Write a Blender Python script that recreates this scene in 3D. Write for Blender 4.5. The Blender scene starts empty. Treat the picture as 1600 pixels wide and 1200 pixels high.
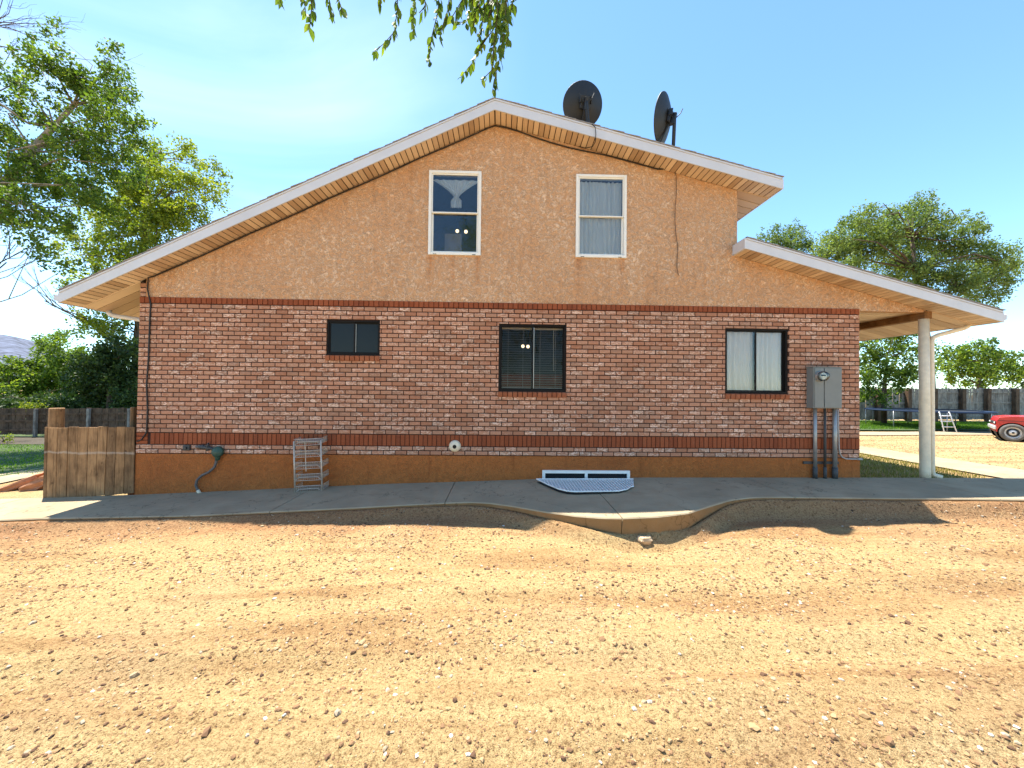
import bpy, math, random
import numpy as np
from mathutils import Vector, Matrix, Euler, Quaternion
random.seed(7); RNG = np.random.default_rng(11)
sc = bpy.context.scene
C = sc.collection
rad = math.radians
# ------------------------------------------------------------------ camera
CAM = Vector((0.0, -6.8, 1.6))
YAW, PITCH, ROLL, FPX = rad(1.461), rad(.886), rad(.633), 600.0
_f = Vector((math.sin(YAW)*math.cos(PITCH), math.cos(YAW)*math.cos(PITCH), math.sin(PITCH)))
_r0 = _f.cross(Vector((0, 0, 1))).normalized(); _u0 = _r0.cross(_f)
_r = math.cos(ROLL)*_r0 + math.sin(ROLL)*_u0; _u = -math.sin(ROLL)*_r0 + math.cos(ROLL)*_u0
cd = bpy.data.cameras.new('camera'); cam = bpy.data.objects.new('camera', cd); C.objects.link(cam)
cam.matrix_world = Matrix(((_r.x, _u.x, -_f.x, CAM.x), (_r.y, _u.y, -_f.y, CAM.y), (_r.z, _u.z, -_f.z, CAM.z), (0, 0, 0, 1)))
cd.sensor_fit = 'HORIZONTAL'; cd.sensor_width = 36; cd.lens = 36*FPX/1600; cd.clip_start = .05; cd.clip_end = 9000
sc.camera = cam
# ------------------------------------------------------------------ sky and sun
SUN_TO = Vector((.255, -.234, -1.0)).normalized()          # direction the light travels
EL = math.asin(-SUN_TO.z); AZ = math.atan2(-SUN_TO.x, -SUN_TO.y)
w = bpy.data.worlds.new('World'); sc.world = w; w.use_nodes = True
nt = w.node_tree; nt.nodes.clear()
out = nt.nodes.new('ShaderNodeOutputWorld'); bg = nt.nodes.new('ShaderNodeBackground')
sky = nt.nodes.new('ShaderNodeTexSky'); sky.sky_type = 'NISHITA'; sky.sun_disc = False
sky.sun_elevation = EL; sky.sun_rotation = AZ; sky.altitude = 1500; sky.air_density = 1.0; sky.dust_density = .15; sky.ozone_density = .15
bg.inputs['Strength'].default_value = .138
tc = nt.nodes.new('ShaderNodeTexCoord'); mp = nt.nodes.new('ShaderNodeMapping')
mp.inputs['Scale'].default_value = (.8, 1.0, 2.2); mp.inputs['Rotation'].default_value = (.2, .75, .3); mp.inputs['Location'].default_value = (.1, .4, .2)
n1 = nt.nodes.new('ShaderNodeTexNoise'); n1.inputs['Scale'].default_value = 1.25; n1.inputs['Detail'].default_value = 7; n1.inputs['Roughness'].default_value = .55; n1.inputs['Distortion'].default_value = .6
cr = nt.nodes.new('ShaderNodeValToRGB'); cr.color_ramp.elements[0].position = .47; cr.color_ramp.elements[1].position = .9
cr.color_ramp.elements[0].color = (0, 0, 0, 1); cr.color_ramp.elements[1].color = (.3, .3, .3, 1)
mix = nt.nodes.new('ShaderNodeMixRGB'); mix.inputs[2].default_value = (7.5, 7.7, 8.0, 1)
L = nt.links.new
L(tc.outputs['Generated'], mp.inputs['Vector']); L(mp.outputs[0], n1.inputs['Vector']); L(n1.outputs['Fac'], cr.inputs[0])
sep = nt.nodes.new('ShaderNodeSeparateXYZ'); L(tc.outputs['Generated'], sep.inputs[0])
mr = nt.nodes.new('ShaderNodeMapRange'); mr.inputs[1].default_value = .05; mr.inputs[2].default_value = -.35; L(sep.outputs[0], mr.inputs[0])   # thin cirrus drifts over the left of the sky
ml = nt.nodes.new('ShaderNodeMath'); ml.operation = 'MULTIPLY'; L(cr.outputs[0], ml.inputs[0]); L(mr.outputs[0], ml.inputs[1])
tint = nt.nodes.new('ShaderNodeMixRGB'); tint.blend_type = 'MULTIPLY'; tint.inputs[0].default_value = 1; tint.inputs[2].default_value = (.79, 1.0, 1.05, 1); L(sky.outputs[0], tint.inputs[1])
L(ml.outputs[0], mix.inputs[0]); L(tint.outputs[0], mix.inputs[1]); L(mix.outputs[0], bg.inputs[0]); L(bg.outputs[0], out.inputs[0])
sd = bpy.data.lights.new('sun', 'SUN'); sun = bpy.data.objects.new('sun', sd); C.objects.link(sun)
sd.energy = 4.9; sd.angle = rad(.53); sd.color = (1, .95, .84)
sun.rotation_euler = SUN_TO.to_track_quat('-Z', 'Y').to_euler(); sun.location = (-20, 20, 60)
sc.view_settings.view_transform = 'Standard'; sc.view_settings.look = 'None'; sc.view_settings.exposure = 1.4; sc.view_settings.gamma = 1
sc.cycles.max_bounces = 8; sc.cycles.transparent_max_bounces = 16
# ------------------------------------------------------------------ measuring helpers (photo pixel -> place)
def ray(px, py): return _r*((float(px)-800)/FPX) - _u*((float(py)-600)/FPX) + _f
def at(px, py, Y=0.0):
    d = ray(px, py); return CAM + d*((Y-CAM.y)/d.y)
def onz(px, py, z):
    d = ray(px, py); return CAM + d*((z-CAM.z)/d.z)
# ------------------------------------------------------------------ materials
def newmat(name):
    m = bpy.data.materials.new(name); m.use_nodes = True
    t = m.node_tree; b = t.nodes['Principled BSDF']; return m, t, b
def N(t, typ, **k):
    n = t.nodes.new(typ)
    for a, v in k.items():
        if a in n.inputs.keys(): n.inputs[a].default_value = v
        else: setattr(n, a, v)
    return n
def ramp(t, src, stops, interp='LINEAR'):
    r = t.nodes.new('ShaderNodeValToRGB'); e = r.color_ramp.elements; r.color_ramp.interpolation = interp
    while len(e) < len(stops): e.new(.5)
    for i, (p, c) in enumerate(stops): e[i].position = p; e[i].color = (*c, 1) if len(c) == 3 else c
    t.links.new(src, r.inputs[0]); return r.outputs[0]
def mixc(t, fac, a, b, mode='MIX'):
    n = t.nodes.new('ShaderNodeMixRGB'); n.blend_type = mode
    for i, v in ((0, fac), (1, a), (2, b)):
        if isinstance(v, (int, float)): n.inputs[i].default_value = v
        elif isinstance(v, tuple): n.inputs[i].default_value = (*v, 1)
        else: t.links.new(v, n.inputs[i])
    return n.outputs[0]
def pos(t, scale=(1, 1, 1), rot=(0, 0, 0)):
    g = t.nodes.new('ShaderNodeNewGeometry'); m = t.nodes.new('ShaderNodeMapping')
    m.inputs['Scale'].default_value = scale; m.inputs['Rotation'].default_value = rot
    t.links.new(g.outputs['Position'], m.inputs['Vector']); return m.outputs[0]
def noise(t, vec, scale, detail=4, rough=.55, dist=0.0):
    n = N(t, 'ShaderNodeTexNoise', Scale=scale, Detail=detail, Roughness=rough, Distortion=dist)
    t.links.new(vec, n.inputs['Vector']); return n.outputs['Fac']
def bump(t, b, h, strength, dist):
    n = N(t, 'ShaderNodeBump', Strength=strength, Distance=dist); t.links.new(h, n.inputs['Height']); t.links.new(n.outputs[0], b.inputs['Normal'])
def vrand(t):                                              # per-piece random: mesh attribute plus object random
    a = N(t, 'ShaderNodeAttribute', attribute_name='rnd'); o = t.nodes.new('ShaderNodeObjectInfo')
    s = N(t, 'ShaderNodeMath', operation='ADD'); t.links.new(a.outputs['Fac'], s.inputs[0]); t.links.new(o.outputs['Random'], s.inputs[1])
    f = N(t, 'ShaderNodeMath', operation='FRACT'); t.links.new(s.outputs[0], f.inputs[0]); return f.outputs[0]
M = {}
def N_map(t, src, a, b):
    n = N(t, 'ShaderNodeMapRange'); n.inputs[1].default_value = a; n.inputs[2].default_value = b; t.links.new(src, n.inputs[0]); return n.outputs[0]
def simple(name, col, rough=.6, metal=0.0, var=.12, vscale=6.0, bmp=0.0, bscale=60.0, spec=.5):
    m, t, b = newmat(name); p = pos(t)
    n = noise(t, p, vscale, 5, .6)
    lo = tuple(c*(1-var) for c in col); hi = tuple(min(1, c*(1+var)) for c in col)
    t.links.new(ramp(t, n, [(.3, lo), (.7, hi)]), b.inputs['Base Color'])
    b.inputs['Roughness'].default_value = rough; b.inputs['Metallic'].default_value = metal; b.inputs['Specular IOR Level'].default_value = spec
    if bmp: bump(t, b, noise(t, p, bscale, 4, .6), bmp, .01)
    M[name] = m; return m
def brick_mat(name, stops, smear, smear_amt):
    m, t, b = newmat(name); v = vrand(t); p = pos(t)
    c = ramp(t, v, stops)
    g = noise(t, pos(t, (1, 1, 1)), 130, 3, .6); c = mixc(t, .5, c, ramp(t, g, [(.3, (.72, .7, .7)), (.7, (1.2, 1.2, 1.2))]), 'MULTIPLY')
    # pale mortar wash, stronger on some bricks than on others
    s = noise(t, pos(t, (9, 9, 22), (0, .35, 0)), 1.5, 5, .7, 1.4)
    on = ramp(t, s, [(.47, (0, 0, 0)), (.6, (1, 1, 1))])
    w2 = N(t, 'ShaderNodeMath', operation='MULTIPLY'); t.links.new(v, w2.inputs[0]); w2.inputs[1].default_value = 7.31
    f2 = N(t, 'ShaderNodeMath', operation='FRACT'); t.links.new(w2.outputs[0], f2.inputs[0])
    k = mixc(t, 1.0, on, ramp(t, f2.outputs[0], [(.25, (.1,)*3), (.95, (smear_amt,)*3)]), 'MULTIPLY')
    c = mixc(t, k, c, smear)
    big = noise(t, p, .55, 4, .6); c = mixc(t, .6, c, ramp(t, big, [(.3, (.8, .78, .76)), (.7, (1.12, 1.1, 1.08))]), 'MULTIPLY')
    t.links.new(c, b.inputs['Base Color']); b.inputs['Roughness'].default_value = .85; b.inputs['Specular IOR Level'].default_value = .25
    bump(t, b, noise(t, p, 90, 4, .65), .5, .006); M[name] = m
brick_mat('brick', [(0, (.36, .155, .085)), (.2, (.42, .19, .108)), (.5, (.47, .225, .135)), (.75, (.43, .215, .128)), (.94, (.31, .16, .10)), (1, (.49, .25, .155))], (.84, .61, .48), .9)
brick_mat('soldier', [(0, (.25, .062, .022)), (.5, (.30, .08, .03)), (1, (.21, .052, .02))], (.38, .15, .08), .25)
brick_mat('sillbrick', [(0, (.26, .08, .035)), (1, (.32, .11, .052))], (.4, .2, .13), .3)
simple('mortar', (.034, .012, .007), .95, var=.3, vscale=20, bmp=.4)
def stucco(name, base, hi, lo, stain, k=1.0, drips=(), rel=.6):
    m, t, b = newmat(name); p = pos(t)
    fine = noise(t, p, 60, 4, .65); wv = noise(t, p, 6, 2, .5, 2.0); w2 = noise(t, p, 8, 2, .5, 2.6)
    def level(src, at_, wd):                                   # curved trowel ridges: narrow band around one noise level
        sb = N(t, 'ShaderNodeMath', operation='SUBTRACT'); t.links.new(src, sb.inputs[0]); sb.inputs[1].default_value = at_
        ab = N(t, 'ShaderNodeMath', operation='ABSOLUTE'); t.links.new(sb.outputs[0], ab.inputs[0])
        return ramp(t, ab.outputs[0], [(0, (1,)*3), (wd, (0,)*3)])
    r1_ = mixc(t, 1.0, level(wv, .5, .06), level(w2, .58, .07), 'LIGHTEN'); r1_ = mixc(t, 1.0, r1_, level(w2, .38, .06), 'LIGHTEN')
    brk = ramp(t, noise(t, p, 13, 3, .6), [(.4, (0,)*3), (.52, (1,)*3)]); r1_ = mixc(t, 1.0, r1_, brk, 'MULTIPLY')
    c = mixc(t, ramp(t, noise(t, p, 24, 4, .65, 1.5), [(.3, (.8*k,)*3), (.5, (0,)*3)]), base, lo)
    c = mixc(t, mixc(t, 1.0, r1_, (k, k, k), 'MULTIPLY'), c, hi)
    c = mixc(t, .35, c, ramp(t, fine, [(.3, (.7, .68, .66)), (.7, (1.2, 1.2, 1.2))]), 'MULTIPLY')
    c = mixc(t, ramp(t, noise(t, p, .8, 5, .6), [(.42, (0,)*3), (.75, (.7,)*3)]), c, stain)
    st = noise(t, pos(t, (5, 1, .45)), 1.5, 4, .6); c = mixc(t, ramp(t, st, [(.57, (0,)*3), (.75, (.6,)*3)]), c, tuple(v*.8 for v in stain))
    if drips:                                                  # rusty run-off below the window corners
        sx = N(t, 'ShaderNodeSeparateXYZ'); t.links.new(pos(t), sx.inputs[0]); acc = None
        for xi, wd in drips:
            sb = N(t, 'ShaderNodeMath', operation='SUBTRACT'); t.links.new(sx.outputs[0], sb.inputs[0]); sb.inputs[1].default_value = xi
            ab = N(t, 'ShaderNodeMath', operation='ABSOLUTE'); t.links.new(sb.outputs[0], ab.inputs[0]); m1 = ramp(t, ab.outputs[0], [(0, (1,)*3), (wd, (0,)*3)])
            acc = m1 if acc is None else mixc(t, 1.0, acc, m1, 'LIGHTEN')
        zm = ramp(t, N_map(t, sx.outputs[2], 3.2, 3.98), [(0, (0,)*3), (.3, (.35,)*3), (.97, (.8,)*3), (.999, (0,)*3)])
        acc = mixc(t, 1.0, mixc(t, 1.0, acc, zm, 'MULTIPLY'), ramp(t, noise(t, pos(t, (9, 1, 2)), 2, 4, .6), [(.3, (.2,)*3), (.6, (1,)*3)]), 'MULTIPLY'); c = mixc(t, acc, c, (.48, .19, .065))
    t.links.new(c, b.inputs['Base Color']); b.inputs['Roughness'].default_value = .92; b.inputs['Specular IOR Level'].default_value = .2
    bump(t, b, mixc(t, .6, fine, r1_), rel, .025); M[name] = m
stucco('stucco', (.60, .335, .175), (.88, .62, .42), (.42, .215, .105), (.57, .285, .135), 1.0, ((-1.3, .1), (-.47, .08), (1.34, .13), (2.13, .1), (-.9, .05)), .85)
stucco('foundation', (.43, .14, .038), (.48, .17, .05), (.31, .10, .027), (.30, .09, .027), .6, (), .7)
simple('fascia', (.60, .595, .615), .45, var=.05, vscale=2)
simple('drip', (.45, .43, .43), .4, var=.06)
def soffit_mat():
    m, t, b = newmat('soffit'); v = vrand(t)
    c = ramp(t, v, [(0, (.44, .29, .175)), (.35, (.62, .45, .30)), (.7, (.76, .58, .40)), (1, (.50, .345, .215))])
    g = noise(t, pos(t), 3, 4, .6); c = mixc(t, .4, c, ramp(t, g, [(.3, (.85,)*3), (.7, (1.08,)*3)]), 'MULTIPLY')
    t.links.new(c, b.inputs['Base Color']); b.inputs['Roughness'].default_value = .5; M['soffit'] = m
soffit_mat()
simple('groove', (.07, .035, .018), .8)
def wood(name, a, b2, c2, scale=(14, 14, 1.2), rough=.85, pale_line=None):
    m, t, b = newmat(name); v = vrand(t)
    base = ramp(t, v, [(0, a), (.5, b2), (1, c2)])
    gr = noise(t, pos(t, scale), 2.2, 6, .65, .8); base = mixc(t, .8, base, ramp(t, gr, [(.28, (.3, .26, .22)), (.5, (.95, .95, .95)), (.75, (1.3, 1.28, 1.25))]), 'MULTIPLY')
    blot = noise(t, pos(t, (3, 3, 2)), 1.6, 4, .6); base = mixc(t, .7, base, ramp(t, blot, [(.32, (.38, .33, .3)), (.58, (1.08, 1.05, 1))]), 'MULTIPLY')
    if pale_line is not None:                                       # knots and one pale uneven horizontal line
        kn = noise(t, pos(t, (7, 7, 4)), 1.3, 2, .5); base = mixc(t, ramp(t, kn, [(.67, (0,)*3), (.74, (.85,)*3)]), base, (.06, .03, .015))
        sx = N(t, 'ShaderNodeSeparateXYZ'); t.links.new(pos(t), sx.inputs[0]); ad = N(t, 'ShaderNodeMath', operation='MULTIPLY_ADD'); t.links.new(noise(t, pos(t), 6, 3, .6), ad.inputs[0]); ad.inputs[1].default_value = .07; t.links.new(sx.outputs[2], ad.inputs[2])
        sb = N(t, 'ShaderNodeMath', operation='SUBTRACT'); t.links.new(ad.outputs[0], sb.inputs[0]); sb.inputs[1].default_value = pale_line+.035
        ab = N(t, 'ShaderNodeMath', operation='ABSOLUTE'); t.links.new(sb.outputs[0], ab.inputs[0]); base = mixc(t, ramp(t, ab.outputs[0], [(0, (.45,)*3), (.026, (0,)*3)]), base, (.55, .48, .4))
    t.links.new(base, b.inputs['Base Color']); b.inputs['Roughness'].default_value = rough; b.inputs['Specular IOR Level'].default_value = .2
    bump(t, b, gr, .35, .004); M[name] = m
wood('gate_wood', (.27, .15, .07), (.35, .205, .10), (.19, .11, .055), pale_line=at(140, 707.5, -.03).z)
wood('fence_wood', (.29, .265, .235), (.36, .33, .29), (.25, .225, .2))
wood('fence_brown', (.13, .085, .055), (.16, .10, .065), (.10, .07, .048))
wood('beam_wood', (.26, .13, .055), (.29, .15, .065), (.25, .125, .055), (14, 1.2, 14))
wood('bark', (.11, .085, .06), (.14, .11, .08), (.10, .08, .06))
wood('bark_pale', (.25, .22, .18), (.29, .26, .21), (.22, .19, .16))
def concrete(name, col):
    m, t, b = newmat(name); p = pos(t)
    c = mixc(t, ramp(t, noise(t, p, 1.1, 6, .6), [(.35, (0,)*3), (.7, (1,)*3)]), tuple(x*.82 for x in col), tuple(x*1.1 for x in col))
    c = mixc(t, .5, c, ramp(t, noise(t, p, 140, 3, .6), [(.3, (.8,)*3), (.7, (1.12,)*3)]), 'MULTIPLY')
    c = mixc(t, ramp(t, noise(t, p, 2.4, 7, .72), [(.5, (0,)*3), (.72, (.6,)*3)]), c, (.30, .21, .125))
    c = mixc(t, ramp(t, noise(t, pos(t, (1.5, 3, 1)), 1.2, 5, .65), [(.55, (0,)*3), (.7, (.35,)*3)]), c, tuple(v*.55 for v in col))
    vo = N(t, 'ShaderNodeTexVoronoi', feature='DISTANCE_TO_EDGE', Scale=.55); wp_ = N(t, 'ShaderNodeVectorMath', operation='ADD'); nz = N(t, 'ShaderNodeTexNoise', Scale=3.0, Detail=4.0); t.links.new(p, nz.inputs['Vector']); t.links.new(p, wp_.inputs[0]); t.links.new(nz.outputs['Color'], wp_.inputs[1]); t.links.new(wp_.outputs[0], vo.inputs['Vector'])
    c = mixc(t, ramp(t, vo.outputs['Distance'], [(.0, (.7,)*3), (.006, (0,)*3)]), c, tuple(v*.3 for v in col))
    t.links.new(c, b.inputs['Base Color']); b.inputs['Roughness'].default_value = .95; b.inputs['Specular IOR Level'].default_value = .05
    bump(t, b, noise(t, p, 120, 3, .6), .25, .004); M[name] = m
concrete('concrete', (.385, .305, .20))
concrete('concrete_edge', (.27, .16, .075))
def dirt():
    m, t, b = newmat('dirt'); p = pos(t)
    band = noise(t, pos(t, (.16, 1.15, .2), (0, 0, .06)), 1.6, 6, .62, .5)       # wheel tracks run along the house
    c = ramp(t, band, [(.26, (.32, .18, .08)), (.42, (.42, .27, .125)), (.54, (.51, .365, .175)), (.75, (.46, .31, .145))])
    patch = noise(t, p, 1.3, 6, .65, .4); c = mixc(t, ramp(t, patch, [(.55, (0,)*3), (.85, (.5,)*3)]), c, (.33, .16, .072))
    near = noise(t, pos(t, (1, 1, 1)), .5, 3, .5); c = mixc(t, ramp(t, near, [(.5, (0,)*3), (.8, (.5,)*3)]), c, (.38, .27, .17))
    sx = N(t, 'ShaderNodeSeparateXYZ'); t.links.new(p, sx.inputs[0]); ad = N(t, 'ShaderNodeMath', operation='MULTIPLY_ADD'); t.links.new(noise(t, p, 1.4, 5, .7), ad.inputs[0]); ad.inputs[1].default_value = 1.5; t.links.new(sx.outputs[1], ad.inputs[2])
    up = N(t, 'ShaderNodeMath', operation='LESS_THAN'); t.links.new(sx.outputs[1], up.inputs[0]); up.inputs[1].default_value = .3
    k_ = mixc(t, 1.0, ramp(t, N_map(t, ad.outputs[0], -1.5, -.75), [(0, (0,)*3), (1, (.6,)*3)]), up.outputs[0], 'MULTIPLY'); c = mixc(t, k_, c, (.32, .145, .075))  # redder soil by the walk, darkened to paint the roof shadow into the dirt
    f1 = noise(t, p, 38, 5, .7); c = mixc(t, .75, c, ramp(t, f1, [(.34, (.24, .17, .12)), (.47, (.93, .91, .88)), (.7, (1.25, 1.27, 1.3))]), 'MULTIPLY')
    f2 = noise(t, p, 130, 4, .7); c = mixc(t, .7, c, ramp(t, f2, [(.36, (.28, .2, .16)), (.48, (1, 1, 1)), (.68, (1.3, 1.32, 1.35))]), 'MULTIPLY')
    t.links.new(c, b.inputs['Base Color']); b.inputs['Roughness'].default_value = .97; b.inputs['Specular IOR Level'].default_value = .1
    h = mixc(t, .5, f1, f2); bump(t, b, h, 1.0, .035); M['dirt'] = m
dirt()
def pebble_mat():
    m, t, b = newmat('pebble'); v = vrand(t)
    c = ramp(t, v, [(0, (.05, .03, .022)), (.25, (.13, .07, .04)), (.5, (.28, .16, .08)), (.75, (.4, .26, .13)), (.9, (.34, .26, .17)), (1, (.55, .5, .43))])
    t.links.new(c, b.inputs['Base Color']); b.inputs['Roughness'].default_value = .9; b.inputs['Specular IOR Level'].default_value = .2; M['pebble'] = m
pebble_mat()
def leaf_mat(name, stops, trans=.45):
    m, t, b = newmat(name); v = vrand(t); c = ramp(t, v, stops)
    t.links.new(c, b.inputs['Base Color']); b.inputs['Roughness'].default_value = .55; b.inputs['Specular IOR Level'].default_value = .3
    tr = N(t, 'ShaderNodeBsdfTranslucent'); tc2 = mixc(t, 1.0, c, (1.5, 1.5, .6), 'MULTIPLY'); t.links.new(tc2, tr.inputs[0])
    mx = N(t, 'ShaderNodeMixShader'); mx.inputs[0].default_value = trans
    t.links.new(b.outputs[0], mx.inputs[1]); t.links.new(tr.outputs[0], mx.inputs[2]); t.links.new(mx.outputs[0], t.nodes['Material Output'].inputs[0]); M[name] = m
leaf_mat('leaf_mid', [(0, (.04, .08, .01)), (.4, (.09, .155, .02)), (.8, (.16, .24, .032)), (1, (.25, .32, .045))])
leaf_mat('leaf_lime', [(0, (.08, .13, .015)), (.5, (.18, .24, .025)), (1, (.32, .34, .04))])
leaf_mat('leaf_dark', [(0, (.02, .045, .012)), (.6, (.04, .075, .018)), (1, (.075, .12, .026))], .3)
leaf_mat('leaf_grey', [(0, (.05, .09, .025)), (.5, (.11, .165, .045)), (1, (.2, .26, .08))], .45)
leaf_mat('grass_lush', [(0, (.06, .14, .012)), (.5, (.11, .22, .018)), (1, (.18, .29, .03))])
leaf_mat('grass_dry', [(0, (.12, .13, .035)), (.5, (.24, .22, .06)), (1, (.40, .34, .12))], .3)
simple('soil_green', (.045, .07, .014), .95, var=.6, vscale=5, bmp=.6, bscale=40)
simple('bed_soil', (.06, .045, .028), .95, var=.3, vscale=9)
simple('vinyl', (.80, .77, .70), .35, var=.03)
simple('bronze', (.008, .006, .005), .6, var=.1, spec=.2)
simple('alu', (.45, .44, .42), .35, .6, var=.08)
simple('white_metal', (.82, .81, .78), .4, var=.05)
simple('cream_paint', (.76, .64, .46), .5, var=.1, vscale=12)
simple('black_dish', (.010, .010, .011), .55, var=.15)
simple('dark_steel', (.014, .015, .018), .5, .2, var=.15)
simple('cable', (.014, .011, .010), .6)
simple('cable_brown', (.10, .045, .02), .6)
simple('meter_grey', (.185, .19, .175), .5, var=.06, vscale=5)
simple('galv', (.33, .33, .32), .42, .5, var=.15, vscale=14)
simple('conduit_dark', (.055, .052, .05), .6, var=.2)
simple('pvc', (.42, .40, .37), .55)
simple('green_paint', (.03, .075, .05), .55, var=.2, vscale=20)
simple('pipe_grey', (.10, .09, .085), .6, var=.2, vscale=20)
simple('chrome_wire', (.50, .41, .33), .35, .25, var=.25, vscale=30)
simple('rock_red', (.42, .19, .095), .9, var=.3, vscale=7, bmp=.6, bscale=18)
simple('rock_tan', (.50, .36, .22), .9, var=.25, vscale=12, bmp=.6, bscale=25)
simple('shingle', (.28, .26, .25), .95, var=.25, vscale=25, bmp=.4)
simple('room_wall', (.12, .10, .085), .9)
simple('red_cloth', (.22, .035, .015), .9, var=.2)
simple('box_tan', (.24, .20, .17), .8)
simple('blind_slat', (.42, .37, .3), .5, var=.05)
simple('truck_red', (.50, .018, .012), .25, var=.08, spec=.6)
simple('tyre', (.12, .112, .10), .9, var=.2, vscale=18)
simple('rim', (.62, .6, .56), .35, .3, var=.1)
simple('truck_glass', (.02, .025, .03), .08)
simple('tramp_blue', (.012, .025, .055), .7, spec=.2)
simple('tramp_mat', (.012, .013, .016), .7)
simple('hazy_hill_rock', (.075, .085, .125), .95, var=.8, vscale=.06)  # blue-grey tone puts the distance haze into the rock colour
simple('gasket', (.012, .012, .012), .7)
def glass_mat(name, ior, tint):
    m, t, b = newmat(name); t.nodes.remove(b)
    fr = N(t, 'ShaderNodeFresnel', IOR=ior); tr = N(t, 'ShaderNodeBsdfTransparent'); tr.inputs[0].default_value = (*tint, 1)
    gl = N(t, 'ShaderNodeBsdfGlossy', Roughness=.01); mx = N(t, 'ShaderNodeMixShader')
    wv = noise(t, pos(t), 2.2, 2, .5); bn = N(t, 'ShaderNodeBump', Strength=.02, Distance=.02); t.links.new(wv, bn.inputs['Height']); t.links.new(bn.outputs[0], gl.inputs['Normal'])
    t.links.new(fr.outputs[0], mx.inputs[0]); t.links.new(tr.outputs[0], mx.inputs[1]); t.links.new(gl.outputs[0], mx.inputs[2]); t.links.new(mx.outputs[0], t.nodes['Material Output'].inputs[0]); M[name] = m
glass_mat('glass', 1.62, (.9, .92, .92)); glass_mat('glass_low', 1.45, (.92, .92, .92)); glass_mat('glass_dark', 1.2, (.9, .9, .9)); glass_mat('meter_glass', 1.6, (.8, .85, .85))
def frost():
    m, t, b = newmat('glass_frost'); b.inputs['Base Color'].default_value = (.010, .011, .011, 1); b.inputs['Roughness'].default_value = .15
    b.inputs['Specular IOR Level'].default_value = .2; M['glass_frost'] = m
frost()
def sheer(name, col, op):
    m, t, b = newmat(name); b.inputs['Base Color'].default_value = (*col, 1); b.inputs['Roughness'].default_value = .9
    th = noise(t, pos(t, (60, 60, 60)), 1, 2, .5)
    tl = N(t, 'ShaderNodeBsdfTranslucent'); tl.inputs[0].default_value = (*col, 1); a = N(t, 'ShaderNodeMixShader'); a.inputs[0].default_value = .12
    t.links.new(b.outputs[0], a.inputs[1]); t.links.new(tl.outputs[0], a.inputs[2])
    tp = N(t, 'ShaderNodeBsdfTransparent'); x = N(t, 'ShaderNodeMixShader')
    t.links.new(ramp(t, th, [(.3, (op*.75,)*3), (.7, (min(1, op*1.2),)*3)]), x.inputs[0])
    t.links.new(tp.outputs[0], x.inputs[1]); t.links.new(a.outputs[0], x.inputs[2]); t.links.new(x.outputs[0], t.nodes['Material Output'].inputs[0]); M[name] = m
sheer('sheer', (.92, .92, .92), 1.35); sheer('sheer_thin', (.94, .94, .95), 1.1); sheer('lace', (.9, .88, .84), 1.2)
def emit(name, col, s):
    m, t, b = newmat(name); b.inputs['Emission Color'].default_value = (*col, 1); b.inputs['Emission Strength'].default_value = s; M[name] = m
emit('bulb', (1, .74, .42), 1.2)
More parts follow.
